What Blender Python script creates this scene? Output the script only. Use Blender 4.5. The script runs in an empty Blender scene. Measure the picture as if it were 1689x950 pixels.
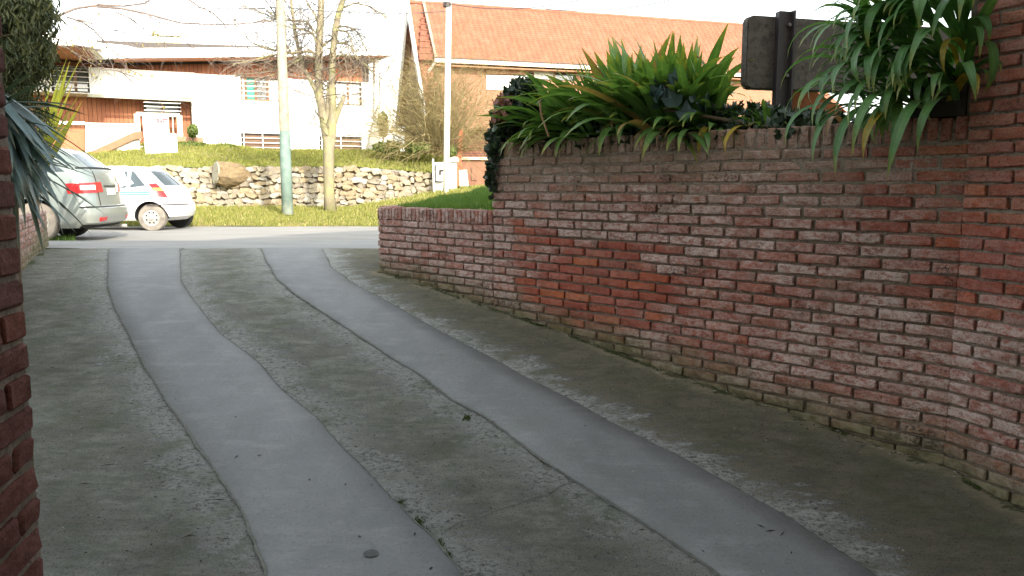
import bpy, bmesh, math, random
import numpy as np
from mathutils import Vector, Matrix, noise as mnoise
R = random.Random(7)
C = bpy.context.scene.collection
scn = bpy.context.scene
PI = math.pi

# ---------------------------------------------------------------- camera
F, PITCH, EYE = 1300.0, math.radians(7.45), 0.9
cam = bpy.data.cameras.new('camera'); camo = bpy.data.objects.new('camera', cam); C.objects.link(camo)
camo.location = (0, 0, EYE); camo.rotation_euler = (math.radians(90) - PITCH, 0, 0)
cam.sensor_width = 36; cam.lens = 36 * F / 1689.0
cam.clip_start = 0.05; cam.clip_end = 3000
scn.camera = camo

# ---------------------------------------------------------------- sky, sun, exposure
SUN_EL, SUN_AZ = math.radians(26), math.atan2(0.45, -0.89)      # azimuth measured from +Y towards +X
w = bpy.data.worlds.new('World'); scn.world = w; w.use_nodes = True
nt = w.node_tree; nt.nodes.clear()
sky = nt.nodes.new('ShaderNodeTexSky'); sky.sky_type = 'NISHITA'; sky.sun_disc = False
sky.sun_elevation = SUN_EL; sky.sun_rotation = SUN_AZ; sky.air_density = 1.0; sky.dust_density = 2.5; sky.ozone_density = 1.0
bg = nt.nodes.new('ShaderNodeBackground'); bg.inputs['Strength'].default_value = 0.15
hs = nt.nodes.new('ShaderNodeHueSaturation'); hs.inputs['Saturation'].default_value = 0.30   # thin high cloud pales the blue
tc = nt.nodes.new('ShaderNodeTexCoord'); cn = nt.nodes.new('ShaderNodeTexNoise'); cn.inputs['Scale'].default_value = 2.2; cn.inputs['Detail'].default_value = 5
cr = nt.nodes.new('ShaderNodeValToRGB'); cr.color_ramp.elements[0].position = .35; cr.color_ramp.elements[1].position = .75
cr.color_ramp.elements[0].color = (1, 1.02, .97, 1); cr.color_ramp.elements[1].color = (1.4, 1.4, 1.32, 1)
mx = nt.nodes.new('ShaderNodeMixRGB'); mx.blend_type = 'MULTIPLY'; mx.inputs[0].default_value = 1
out = nt.nodes.new('ShaderNodeOutputWorld')
L = nt.links.new
L(sky.outputs[0], hs.inputs['Color']); L(tc.outputs['Generated'], cn.inputs['Vector']); L(cn.outputs['Fac'], cr.inputs[0])
L(hs.outputs[0], mx.inputs[1]); L(cr.outputs[0], mx.inputs[2]); L(mx.outputs[0], bg.inputs['Color']); L(bg.outputs[0], out.inputs['Surface'])
sl = bpy.data.lights.new('sun', 'SUN'); sl.energy = 2.0; sl.angle = math.radians(0.6); sl.color = (1, .90, .76)
so = bpy.data.objects.new('sun', sl); C.objects.link(so)
sd = Vector((math.sin(SUN_AZ) * math.cos(SUN_EL), math.cos(SUN_AZ) * math.cos(SUN_EL), math.sin(SUN_EL)))
so.rotation_euler = sd.to_track_quat('Z', 'Y').to_euler(); so.location = sd * 60
scn.view_settings.view_transform = 'Standard'; scn.view_settings.look = 'None'
scn.view_settings.exposure = 1.93; scn.view_settings.gamma = 1; scn.view_settings.use_curve_mapping = False
scn.cycles.max_bounces = 6; scn.cycles.diffuse_bounces = 3; scn.cycles.transparent_max_bounces = 6

# ---------------------------------------------------------------- measuring helpers (photo pixel -> place)
cp_, sp_ = math.cos(PITCH), math.sin(PITCH)
def ray(px, py):
    a = (px - 844.5) / F; b = (475 - py) / F
    return Vector((a, cp_ + b * sp_, -sp_ + b * cp_))
def at(px, py, Y):
    d = ray(px, py); return d * (Y / d.y) + Vector((0, 0, EYE))
def gz(y):                                     # height of the drive and street at distance y
    k = [(-60, -.86), (2.6, -.86), (3.3, -.80), (3.73, -.725), (4.19, -.645), (4.86, -.535), (5.46, -.425), (5.85, -.345), (6.3, -.262), (6.78, -.172),
         (7.44, -.065), (8.0, .01), (8.8, .06), (10.3, .075), (12.4, .03), (12.8, 0), (15, -.01), (17, -.06), (18.6, -.075), (900, -.1)]
    for (a, za), (b, zb) in zip(k, k[1:]):
        if y <= b: return za + (zb - za) * (y - a) / (b - a)
    return k[-1][1]
def on_ground(px, py):
    d = ray(px, py); lo, hi = 1.0, 60.0
    f = lambda Y: EYE + d.z * Y / d.y - gz(Y)
    for _ in range(50):
        m = (lo + hi) / 2
        if f(m) > 0: lo = m
        else: hi = m
    return d * (lo / d.y) + Vector((0, 0, EYE))
class Face:                                    # a vertical plane through two plan points; s runs a->b, off is towards the camera
    def __init__(s, a, b):
        s.a = Vector((a[0], a[1])); s.u = (Vector((b[0], b[1])) - s.a).normalized()
        n = Vector((s.u.y, -s.u.x)); s.n = n if n.dot(-s.a) > 0 else -n
        s.rot = math.atan2(s.u.y, s.u.x)
    def sz(f, px, py, off=0):
        d = ray(px, py); d2 = Vector((d.x, d.y)); a = f.a + f.n * off
        t = a.dot(f.n) / d2.dot(f.n)
        p = d2 * t; return ((p - f.a).dot(f.u), EYE + d.z * t)
    def p(f, s, z, off=0):
        q = f.a + f.u * s + f.n * off; return Vector((q.x, q.y, z))
    def px(f, x, y, off=0):
        s, z = f.sz(x, y, off); return f.p(s, z, off)

# ---------------------------------------------------------------- mesh helpers
class MB:
    def __init__(s): s.v = []; s.f = []; s.uv = None; s.m = []
    def add(s, vs, fs, mi=0):
        o = len(s.v); s.v += [tuple(x) for x in vs]; s.f += [tuple(i + o for i in f) for f in fs]; s.m += [mi] * len(fs); return s
    def box(s, c, d, rz=0, mi=0):
        c = Vector(c); x, y, z = d[0] / 2, d[1] / 2, d[2] / 2; m = Matrix.Rotation(rz, 3, 'Z')
        vs = [c + m @ Vector((i * x, j * y, k * z)) for k in (-1, 1) for j in (-1, 1) for i in (-1, 1)]
        return s.add(vs, [(0, 2, 3, 1), (4, 5, 7, 6), (0, 1, 5, 4), (2, 6, 7, 3), (0, 4, 6, 2), (1, 3, 7, 5)], mi)
    def bar(s, a, b, t, h=None, mi=0):         # box section bar from a to b
        a, b = Vector(a), Vector(b); h = h or t; d = (b - a).normalized()
        up = Vector((0, 0, 1)) if abs(d.z) < .95 else Vector((0, 1, 0))
        x = d.cross(up).normalized() * t / 2; y = x.cross(d).normalized() * h / 2
        vs = [p + i * x + j * y for p in (a, b) for (i, j) in ((-1, -1), (1, -1), (1, 1), (-1, 1))]
        return s.add(vs, [(0, 3, 2, 1), (4, 5, 6, 7), (0, 1, 5, 4), (1, 2, 6, 5), (2, 3, 7, 6), (3, 0, 4, 7)], mi)
    def tube(s, pts, rad, n=7, mi=0, cap=True):
        pts = [Vector(p) for p in pts]; o = len(s.v); k = len(pts); ref = None
        for i, p in enumerate(pts):
            d = (pts[min(i + 1, k - 1)] - pts[max(i - 1, 0)]).normalized()
            if ref is None: ref = d.orthogonal().normalized()
            ref = (ref - d * ref.dot(d)); ref = ref.normalized() if ref.length > 1e-6 else d.orthogonal().normalized()
            b = d.cross(ref); r = rad[i] if isinstance(rad, (list, tuple)) else rad
            for j in range(n):
                a = 2 * PI * j / n; s.v.append(tuple(p + (ref * math.cos(a) + b * math.sin(a)) * r))
        for i in range(k - 1):
            for j in range(n):
                s.f.append((o + i * n + j, o + i * n + (j + 1) % n, o + (i + 1) * n + (j + 1) % n, o + (i + 1) * n + j)); s.m.append(mi)
        if cap and n > 2:
            s.f.append(tuple(o + j for j in range(n))[::-1]); s.m.append(mi)
            s.f.append(tuple(o + (k - 1) * n + j for j in range(n))); s.m.append(mi)
        return s
    def lathe(s, prof, n=24, axis='Y', c=(0, 0, 0), mi=0):   # prof: (radius, along)
        o = len(s.v); c = Vector(c)
        for r, h in prof:
            for j in range(n):
                a = 2 * PI * j / n; x, z = r * math.cos(a), r * math.sin(a)
                s.v.append(tuple(c + (Vector((x, h, z)) if axis == 'Y' else Vector((x, z, h)) if axis == 'Z' else Vector((h, x, z)))))
        for i in range(len(prof) - 1):
            for j in range(n):
                s.f.append((o + i * n + j, o + i * n + (j + 1) % n, o + (i + 1) * n + (j + 1) % n, o + (i + 1) * n + j)); s.m.append(mi)
        return s
    def prism(s, pts, vec, mi=0):              # planar polygon swept by vec
        pts = [Vector(p) for p in pts]; vec = Vector(vec); k = len(pts)
        return s.add(pts + [p + vec for p in pts], [tuple(range(k))[::-1], tuple(range(k, 2 * k))] + [(i, (i + 1) % k, k + (i + 1) % k, k + i) for i in range(k)], mi)
    def mesh(s, name, mats, smooth=False, fix=True):
        me = bpy.data.meshes.new(name); me.from_pydata(s.v, [], s.f)
        for m in (mats if isinstance(mats, (list, tuple)) else [mats]): me.materials.append(m)
        if len(me.materials) > 1: me.polygons.foreach_set('material_index', s.m)
        if fix:
            bm = bmesh.new(); bm.from_mesh(me); bmesh.ops.recalc_face_normals(bm, faces=bm.faces); bm.to_mesh(me); bm.free()
        if smooth: me.polygons.foreach_set('use_smooth', [True] * len(me.polygons))
        me.update(); return me
    def build(s, name, mats, parent=None, smooth=False, fix=True, loc=None):
        me = s.mesh(name, mats, smooth, fix)
        if loc is not None: me.transform(Matrix.Translation(-Vector(loc)))
        return link(name, me, parent, loc)
def link(name, me, parent=None, loc=None, rot=None, sc=None):
    o = bpy.data.objects.new(name, me); C.objects.link(o)
    if parent: o.parent = parent
    if loc is not None: o.location = loc
    if rot is not None: o.rotation_euler = rot
    if sc is not None: o.scale = sc
    return o
def tag(o, label=None, cat=None, group=None, kind=None):
    if label: o['label'] = label
    if cat: o['category'] = cat
    if group: o['group'] = group
    if kind: o['kind'] = kind
    return o
def thing(name, label, cat, group=None, loc=(0, 0, 0), rz=0, kind=None):
    o = link(name, None, None, loc, (0, 0, rz)); return tag(o, label, cat, group, kind)
def grid(xs, ys, zf):
    vs = [(x, y, zf(x, y)) for y in ys for x in xs]; n = len(xs)
    return vs, [(j * n + i, j * n + i + 1, (j + 1) * n + i + 1, (j + 1) * n + i) for j in range(len(ys) - 1) for i in range(n - 1)]
def frange(a, b, st):
    n = max(1, int(round((b - a) / st))); return [a + (b - a) * i / n for i in range(n + 1)]
def smooth01(t): t = max(0., min(1., t)); return t * t * (3 - 2 * t)
def nz(x, y=0, z=0, s=1): return mnoise.noise(Vector((x * s, y * s, z * s)))

# ---------------------------------------------------------------- material helpers
class NT:
    def __init__(s, name):
        s.mat = bpy.data.materials.new(name); s.mat.use_nodes = True; s.t = s.mat.node_tree; s.t.nodes.clear()
        s.out = s.t.nodes.new('ShaderNodeOutputMaterial'); s.b = s.t.nodes.new('ShaderNodeBsdfPrincipled')
        s.l(s.b.outputs[0], s.out.inputs[0]); s.geo = None; s._tc = None
    def l(s, a, b): s.t.links.new(a, b)
    def n(s, k): return s.t.nodes.new('ShaderNode' + k)
    def pos(s):
        if not s.geo: s.geo = s.n('NewGeometry')
        return s.geo.outputs['Position']
    def obj(s):
        if not s._tc: s._tc = s.n('TexCoord')
        return s._tc.outputs['Object']
    def noise(s, vec, scale, detail=4, rough=.55, stretch=None, dist=0):
        if stretch:
            m = s.n('Mapping'); m.inputs['Scale'].default_value = stretch; s.l(vec, m.inputs[0]); vec = m.outputs[0]
        k = s.n('TexNoise'); k.inputs['Scale'].default_value = scale; k.inputs['Detail'].default_value = detail; k.inputs['Roughness'].default_value = rough
        k.inputs['Distortion'].default_value = dist; s.l(vec, k.inputs['Vector']); return k.outputs['Fac']
    def ramp(s, f, stops, interp='LINEAR'):
        r = s.n('ValToRGB'); e = r.color_ramp.elements; r.color_ramp.interpolation = interp
        while len(e) < len(stops): e.new(.5)
        for el, (p, c) in zip(e, stops):
            el.position = p; el.color = (c, c, c, 1) if isinstance(c, (int, float)) else (*c, 1)
        s.l(f, r.inputs[0]); return r.outputs[0]
    def mix(s, f, a, b, mode='MIX'):
        m = s.n('MixRGB'); m.blend_type = mode
        for i, v in zip((0, 1, 2), (f, a, b)):
            if isinstance(v, (int, float)): m.inputs[i].default_value = v if i == 0 else (v, v, v, 1)
            elif isinstance(v, (tuple, list)): m.inputs[i].default_value = (*v, 1)
            else: s.l(v, m.inputs[i])
        return m.outputs[0]
    def math(s, op, a, b=None, clamp=False):
        m = s.n('Math'); m.operation = op; m.use_clamp = clamp
        for i, v in ((0, a), (1, b)):
            if v is None: continue
            if isinstance(v, (int, float)): m.inputs[i].default_value = v
            else: s.l(v, m.inputs[i])
        return m.outputs[0]
    def sep(s, v):
        k = s.n('SeparateXYZ'); s.l(v, k.inputs[0]); return k.outputs
    def bump(s, h, strength=.3, dist=.01, prev=None):
        k = s.n('Bump'); k.inputs['Strength'].default_value = strength; k.inputs['Distance'].default_value = dist; s.l(h, k.inputs['Height'])
        if prev: s.l(prev, k.inputs['Normal'])
        return k.outputs[0]
    def done(s, col, rough=.85, normal=None, metal=0, spec=.3, **kw):
        if isinstance(col, (tuple, list)): s.b.inputs['Base Color'].default_value = (*col, 1)
        else: s.l(col, s.b.inputs['Base Color'])
        if isinstance(rough, (int, float)): s.b.inputs['Roughness'].default_value = rough
        else: s.l(rough, s.b.inputs['Roughness'])
        s.b.inputs['Metallic'].default_value = metal; s.b.inputs['Specular IOR Level'].default_value = spec
        if normal: s.l(normal, s.b.inputs['Normal'])
        for k, v in kw.items(): s.b.inputs[k.replace('_', ' ')].default_value = v
        return s.mat
def simple(name, c1, c2=None, scale=6, rough=.8, bump=.2, bscale=40, spec=.3, metal=0, space='obj', dist=.004, stretch=None):
    n = NT(name); v = n.obj() if space == 'obj' else n.pos()
    c2 = c2 or tuple(min(1, x * 1.25) for x in c1)
    col = n.mix(n.ramp(n.noise(v, scale, 5, .6, stretch), [(.3, 0.), (.7, 1.)]), c1, c2)
    nor = n.bump(n.noise(v, bscale, 3, .6, stretch), bump, dist) if bump else None
    return n.done(col, rough, nor, metal, spec)
# ---------------------------------------------------------------- ground profile, smoothed
_g0 = gz
def gz(y): return sum(_g0(y + d) for d in (-.3, -.15, 0, .15, .3)) / 5

# plan of the brick walls (metres)
WC = (2.3616, 4.1567)                                        # inner corner of the right hand walls
WALL = Face(WC, (WC[0] - .697 * 5.35, WC[1] + .717 * 5.35))   # long wall, s from the corner to the street end
HIGH_END, LOW_END = 3.63, 5.335
GAR = Face(WC, (WC[0] + .3835 * 5, WC[1] - .9235 * 5))        # garage side wall, s towards the house
# ---------------------------------------------------------------- materials: brick
def brick_mat(name, source, kind='wall'):
    n = NT(name); P = n.pos(); x, y, z = n.sep(P)
    if source == 'object':
        oi = n.n('ObjectInfo'); rnd = oi.outputs['Random']
    else:
        rnd = (n.geo or n.pos() and n.geo).outputs['Random Per Island']
    rnd2 = n.math('FRACT', n.math('MULTIPLY', rnd, 7.31))
    rnd3 = n.math('FRACT', n.math('MULTIPLY', rnd, 23.7))
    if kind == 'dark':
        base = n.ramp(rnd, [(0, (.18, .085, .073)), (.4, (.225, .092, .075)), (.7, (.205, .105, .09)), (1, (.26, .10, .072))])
    else:
        base = n.ramp(rnd, [(0, (.39, .205, .162)), (.3, (.42, .182, .138)), (.55, (.36, .135, .098)), (.8, (.43, .165, .120)), (.93, (.39, .225, .180)), (1, (.45, .150, .095))])
    # mottling inside each brick
    mot = n.noise(P, 22, 5, .62, (1, 1, 2.2))
    base = n.mix(n.ramp(mot, [(.40, 0.), (.60, .75)]), base, n.mix(1, base, (.60, .50, .46), 'MULTIPLY'))
    if kind == 'wall':
        # freshly exposed red and orange patches on the long wall (its face weathered off there)
        def zone(cx, cy, cz, r, sx=1, sz=1):
            dx = n.math('MULTIPLY', n.math('SUBTRACT', x, cx), sx); dy = n.math('MULTIPLY', n.math('SUBTRACT', y, cy), sx); dz = n.math('MULTIPLY', n.math('SUBTRACT', z, cz), sz)
            d = n.math('SQRT', n.math('ADD', n.math('ADD', n.math('POWER', dx, 2), n.math('POWER', dy, 2)), n.math('POWER', dz, 2)))
            d = n.math('ADD', d, n.math('MULTIPLY', n.math('SUBTRACT', rnd2, .5), .35))
            return n.math('SUBTRACT', 1, n.math('DIVIDE', d, r), True)
        z1 = n.ramp(zone(.60, 5.95, .12, .85, 1, 1.7), [(.03, 0.), (.25, 1.)])
        z3 = n.ramp(zone(.15, 6.45, .42, .35, 1, 1.6), [(.05, 0.), (.4, .8)])
        zr = n.ramp(zone(2.75, 3.3, 1.35, 1.9, 1, 1.1), [(.12, 0.), (.3, .85)])
        z2 = n.ramp(zone(1.35, 5.2, .05, .75, 1, 1.6), [(.05, 0.), (.4, .45)])
        red = n.math('MAXIMUM', n.math('MAXIMUM', z1, z2), n.math('MAXIMUM', zr, z3))
        redc = n.ramp(rnd3, [(0, (.35, .080, .052)), (.6, (.43, .100, .058)), (.88, (.48, .118, .052)), (1, (.56, .150, .050))])
        redc = n.mix(n.ramp(mot, [(.35, 0.), (.75, .55)]), redc, (.17, .06, .045))
        base = n.mix(red, base, redc)
        # lime bloom, brick by brick and in clouds; little where the face is fresh
        ef = n.noise(P, 9, 6, .68, (1, 1, 1.9)); ef2 = n.noise(P, 48, 4, .7)
        e = n.math('ADD', n.math('MULTIPLY', ef, .8), n.math('MULTIPLY', rnd2, .30)); e = n.math('ADD', e, n.math('MULTIPLY', ef2, .25))
        hz = n.ramp(n.math('ADD', z, n.math('MULTIPLY', n.noise(P, 1.7, 2), .5)), [(-.25 + .3, .55), (.6, 1.), (1.0, .9)])
        e = n.ramp(e, [(.48, .12), (.72, 1.)]); bl = n.noise(P, 26, 6, .72, (.75, .75, 1.6)); e = n.math('MULTIPLY', e, n.ramp(bl, [(.40, .12), (.54, .95)]))
        e = n.math('MULTIPLY', e, n.math('SUBTRACT', 1, n.math('MULTIPLY', red, .80)))
        base = n.mix(e, base, (.58, .455, .415))
        # sandy brown dust towards the top of the wall
        top = n.ramp(n.math('ADD', z, n.math('MULTIPLY', n.math('SUBTRACT', n.noise(P, 2.4, 3), .5), .9)), [(.70, 0.), (1.2, 1.)])
        tb = n.math('MULTIPLY', n.math('MULTIPLY', top, n.ramp(n.noise(P, 14, 4), [(.3, .35), (.65, .9)])), n.math('SUBTRACT', 1, n.math('MULTIPLY', zr, .8)))
        base = n.mix(tb, base, (.30, .205, .145))
    # fine speckle and pits
    sp = n.noise(P, 130, 3, .7)
    base = n.mix(n.ramp(sp, [(.34, .8), (.44, 0.)]), base, (.075, .048, .038)); base = n.mix(n.ramp(n.noise(P, 48, 5, .75), [(.34, .75), (.42, 0.)]), base, (.085, .052, .042))
    base = n.mix(n.ramp(n.noise(P, 95, 3, .7), [(.62, 0.), (.75, .35)]), base, (.5, .42, .38))
    # moss and damp rising from the ground (ground falls about .155 m per metre along y)
    hgt = n.math('SUBTRACT', z, n.math('MULTIPLY_ADD' if False else 'ADD', n.math('MULTIPLY', n.math('SUBTRACT', y, 4.2), .178), -.66))
    hgt = n.math('SUBTRACT', hgt, n.math('MULTIPLY', n.math('MAXIMUM', n.math('SUBTRACT', y, 7.4), 0), -.09))
    mo = n.math('ADD', hgt, n.math('MULTIPLY', n.math('SUBTRACT', n.noise(P, 3.2, 5, .65), .5), .42))
    base = n.mix(n.ramp(mo, [(.06, .9), (.30, 0.)]), base, n.mix(n.ramp(n.noise(P, 16, 4), [(.4, 0.), (.6, 1.)]), (.10, .10, .045), (.20, .19, .11)))
    pt = n.noise(P, 2.1, 4, .6); base = n.mix(n.ramp(pt, [(.58, 0.), (.72, .38)]), base, (.21, .20, .13))
    blk = n.math('MULTIPLY', n.ramp(n.noise(P, 3.3, 3, .5, (1, 1, 1.5)), [(.60, 0.), (.68, 1.)]), n.ramp(n.noise(P, 60, 4, .75), [(.47, 0.), (.56, 1.)]))
    base = n.mix(n.math('MULTIPLY', blk, .75), base, (.035, .032, .025))
    nb = n.bump(n.noise(P, 60, 6, .75), 1.0, .009); nb = n.bump(n.noise(P, 17, 4, .65), .8, .014, nb)
    return n.done(base, .92, nb, 0, .15)
BRK_O, BRK_I = brick_mat('weathered brick', 'object'), brick_mat('weathered brick joined', 'island')
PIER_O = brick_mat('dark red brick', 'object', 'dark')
def mortar_mat():
    n = NT('mortar'); P = n.pos(); x, y, z = n.sep(P)
    c = n.mix(n.ramp(n.noise(P, 7, 5, .65), [(.3, 0.), (.7, 1.)]), (.18, .145, .115), (.36, .30, .245))
    c = n.mix(n.ramp(n.noise(P, 60, 4, .7), [(.35, .7), (.5, 0.)]), c, (.07, .055, .045))
    c = n.mix(n.ramp(n.noise(P, 2.6, 4, .6), [(.5, 0.), (.66, .6)]), c, (.13, .125, .085))
    nb = n.bump(n.noise(P, 70, 5, .7), .8, .008)
    return n.done(c, .95, nb, 0, .1)
MORTAR = mortar_mat()

# ---------------------------------------------------------------- bricks
def brick_mesh(seed, l, d, h, mat, wear=.004, seg=3):
    r = random.Random(seed); bm = bmesh.new()
    bmesh.ops.create_cube(bm, size=1)
    for v in bm.verts: v.co = Vector((v.co.x * l, v.co.y * d, v.co.z * h))
    ed = [e for e in bm.edges if abs((e.verts[0].co - e.verts[1].co).x) > l * .9]
    bmesh.ops.subdivide_edges(bm, edges=ed, cuts=seg, use_grid_fill=True)
    bmesh.ops.bevel(bm, geom=[e for e in bm.edges if e.is_manifold and e.calc_face_angle(0) > .5], offset=.0065 * r.uniform(.6, 1.3), segments=1, affect='EDGES')
    for v in bm.verts:
        q = v.co + Vector((seed * 3.1, 0, 0))
        v.co += Vector((mnoise.noise(q * 17), .7 * mnoise.noise(q * 21 + Vector((5, 0, 0))), mnoise.noise(q * 15 + Vector((0, 9, 0))))) * wear * 1.5
        if r.random() < .14: v.co *= r.uniform(.93, .985)
    me = bpy.data.meshes.new('brick'); bm.to_mesh(me); bm.free(); me.materials.append(mat)
    me.polygons.foreach_set('use_smooth', [True] * len(me.polygons)); me.set_sharp_from_angle(angle=math.radians(40)) if hasattr(me, 'set_sharp_from_angle') else None
    return me
VAR = {}
def variants(l, d, h, mat, n=14, wear=.004):
    k = (round(l, 3), d, h, mat.name)
    if k not in VAR: VAR[k] = [brick_mesh(i + int(l * 1000), l, d, h, mat, wear, 3 if l > .15 else 1) for i in range(n)]
    return VAR[k]
def me_to_mb(mb, me, M):
    o = len(mb.v); mb.v += [tuple(M @ v.co) for v in me.vertices]
    mb.f += [tuple(o + i for i in p.vertices) for p in me.polygons]; mb.m += [0] * len(me.polygons)
def lay(face, root, items, part='brick', limit=300, mats=(BRK_O, BRK_I)):
    """items: (s, z, off, length, depth, height, roll) -> separate brick parts, nearest first; the rest joined"""
    items = sorted(items, key=lambda t: (face.p(t[0], t[1]) - Vector((0, 0, EYE))).length)
    mb = MB(); rr = random.Random(len(items))
    for i, (s, z, off, l, d, h, roll) in enumerate(items):
        ql = max(.05, round(l / .02) * .02); me = rr.choice(variants(ql, d, h, mats[0], 12 if ql in (.24, .26) else 5, .0022 if mats[0] is PIER_O else .004))
        p = face.p(s, z, off - d / 2); sc = (l / ql, 1, 1)
        rot = (rr.uniform(-.012, .012), roll, face.rot + rr.uniform(-.010, .010))
        if i < limit: link(part, me, root, p - root.location, rot, sc)
        else:
            from mathutils import Euler
            me_to_mb(mb, me, Matrix.Translation(p - root.location) @ Euler(rot).to_matrix().to_4x4() @ Matrix.Diagonal((*sc, 1)))
    if mb.v:
        o = mb.build('brickwork', mats[1], root, smooth=False); o['kind'] = 'stuff'
def coursing(face, s0, s1, ztop, zfun, seed, L=.262, hh=.070, end0=False):
    r = random.Random(seed); out = []; k = 0; z = ztop
    while z > -1.1:
        zc = z - hh / 2
        s = s0 - (0 if (k % 2) else L * .5) ; run = 0
        s = s0; first = (L * .52 if k % 2 else L) + r.uniform(-.01, .01)
        while s < s1 - .02:
            l = (first if s == s0 else L * r.uniform(.93, 1.07)); e = min(s + l, s1)
            if e > s1 - .06: e = s1
            c = (s + e) / 2
            if zc + .03 > zfun(c):
                out.append((c, zc + .0035 * nz(c, k, 3, 2.2) + r.uniform(-.0015, .0015), r.uniform(-.004, .005) + .006 * nz(c, zc, 8, 1.2), e - s - r.uniform(.010, .018), .11, .0545, r.uniform(-.012, .012)))
            s = e
        k += 1; z -= hh
    return out
def core(face, s0, s1, ztop, zbot, thick, rec=lambda s, z: .012, st=.03, root=None, name='mortar_core', mat=None):
    """rough mortar body of a wall, its face recessed behind the bricks"""
    ss = frange(s0, s1, st); zz = frange(zbot, ztop, st); mb = MB()
    vs = [face.p(s, z, -(rec(s, z) + .004 * nz(s, z, 1, 26))) for z in zz for s in ss]; n = len(ss)
    mb.add(vs, [(j * n + i, j * n + i + 1, (j + 1) * n + i + 1, (j + 1) * n + i) for j in range(len(zz) - 1) for i in range(n - 1)])
    q = [face.p(s, z, -.02) for s, z in ((s0, zbot), (s1, zbot), (s1, ztop), (s0, ztop))]
    mb.add(q + [v + Vector((-face.n.x, -face.n.y, 0)) * (thick - .02) for v in q], [(3, 2, 6, 7), (0, 3, 7, 4), (1, 5, 6, 2), (4, 7, 6, 5)])
    loc = root.location if root else None
    if root: mb.v = [tuple(Vector(v) - loc) for v in mb.v]
    return mb.build(name, mat or MORTAR, root)

# ---------------------------------------------------------------- long brick wall (tall part)
ground_s = lambda s: gz(WALL.p(s, 0).y)
tall = thing('garden_wall', 'tall brick retaining wall beside the drive, with leafy plants along its top', 'brick wall', loc=WALL.p(1.3, -.5))
low = thing('garden_wall', 'low brick retaining wall at the street end of the drive, lawn behind it', 'brick wall', loc=WALL.p(4.4, -.2))
def recess(s, z):
    up = smooth01((z - .55 + .35 * nz(s, z, 5, 1.7)) / .5)
    return .024 - .017 * up + .004 * nz(s, z, 2, 6)
core(WALL, -.04, HIGH_END - .01, 1.235, -1.0, .24, recess, .03, tall)
core(WALL, HIGH_END - .01, LOW_END - .01, .655, -.45, .22, lambda s, z: .022, .03, low)
lay(WALL, tall, [t for t in coursing(WALL, -.012, HIGH_END, 1.12, ground_s, 3)], limit=290)
lay(WALL, low, coursing(WALL, HIGH_END, LOW_END, .56, ground_s, 5, L=.25))
def soldiers(face, s0, s1, ztop, h, wmin, wmax, depth, root, seed, tilt=.02):
    r = random.Random(seed); s = s0
    ms = [brick_mesh(700 + i, h, depth, .056, BRK_O, .004, 2) for i in range(10)]
    while s < s1 - .02:
        wv = r.uniform(wmin, wmax); e = min(s + wv, s1); c = (s + e) / 2
        p = face.p(c, ztop - h / 2 + r.uniform(-.005, .004) + .006 * nz(c, 0, 0, 1.5), r.uniform(-.002, .008) - depth / 2)
        link('coping_brick', r.choice(ms), root, p - root.location, (r.uniform(-.01, .01), PI / 2 + r.uniform(-tilt, tilt), face.rot + r.uniform(-.012, .012)), (1, 1, (e - s - .012) / .056))
        s = e
soldiers(WALL, .0, HIGH_END, 1.252, .122, .064, .078, .24, tall, 1)
soldiers(WALL, HIGH_END + .004, LOW_END, .678, .118, .05, .062, .22, low, 2)
# street-end return of the low wall
RET = Face(WALL.p(LOW_END, 0)[:2], (WALL.p(LOW_END, 0).x + .16, WALL.p(LOW_END, 0).y + 1.3)); RET.n = Vector((-RET.u.y, RET.u.x)); 
core(RET, .02, 1.3, .65, -.3, .2, lambda s, z: .015, .05, low)
lay(RET, low, [(s, z, o, l, d, h, ro) for (s, z, o, l, d, h, ro) in coursing(RET, .0, 1.3, .56, lambda s: .0, 9, L=.25)])
soldiers(RET, .03, 1.3, .680, .118, .05, .062, .22, low, 4)
# left end face of the tall part, above the low wall
ENDF = Face(WALL.p(HIGH_END, 0, -.0)[:2], WALL.p(HIGH_END, 0, -.24)[:2]); ENDF.n = WALL.u.copy()
lay(ENDF, tall, [(.12, 1.085 - .07 * k, .004, .235, .08, .0545, 0) for k in range(7)])

# ---------------------------------------------------------------- garage side wall (right), left gate pier, far left wall
gar = thing('house_wall', 'red brick house wall rising at the right edge, meeting the long garden wall at an angle', 'brick wall', loc=GAR.p(1, -.6))
core(GAR, -.04, 5.6, 2.65, -1.1, .24, lambda s, z: .022 - .010 * smooth01((z - 1.2) / .8), .03, gar)
gz_gar = lambda s: gz(GAR.p(s, 0).y)
gi = [t for t in coursing(GAR, -.008, 1.6, 2.66, gz_gar, 11, L=.262)]
lay(GAR, gar, gi, limit=300)
_a = at(27, 305, 1.72); PIER = Face((_a.x, _a.y), (_a.x + .188 * 1.6, _a.y - 1.6))
pier = thing('gate_pier', 'dark red brick pier cut off by the left edge of the picture', 'brick pier', loc=PIER.p(.2, -.8))
core(PIER, .004, 2.2, 2.4, -1.0, .36, lambda s, z: .009, .03, pier)
pi_ = []
rr = random.Random(4)
for k in range(46):
    z = 2.36 - .0705 * k
    if z < -.9: break
    s = 0; first = .118 if k % 2 else .25
    while s < .9:
        l = first if s == 0 else .25
        pi_.append((s + l / 2 + (rr.uniform(-.002, .003)), z, rr.uniform(-.001, .003), l - .014, .11, .055, rr.uniform(-.01, .01))); s += l
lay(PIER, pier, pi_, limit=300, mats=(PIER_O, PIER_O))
PEND = Face(PIER.p(0, 0, -.0)[:2], PIER.p(0, 0, -.36)[:2]); PEND.n = Vector((0, 1))
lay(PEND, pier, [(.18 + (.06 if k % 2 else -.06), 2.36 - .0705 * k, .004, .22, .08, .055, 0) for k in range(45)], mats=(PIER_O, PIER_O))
LW = Face((-6.32, 10.75), (-4.75, 7.45))
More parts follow.
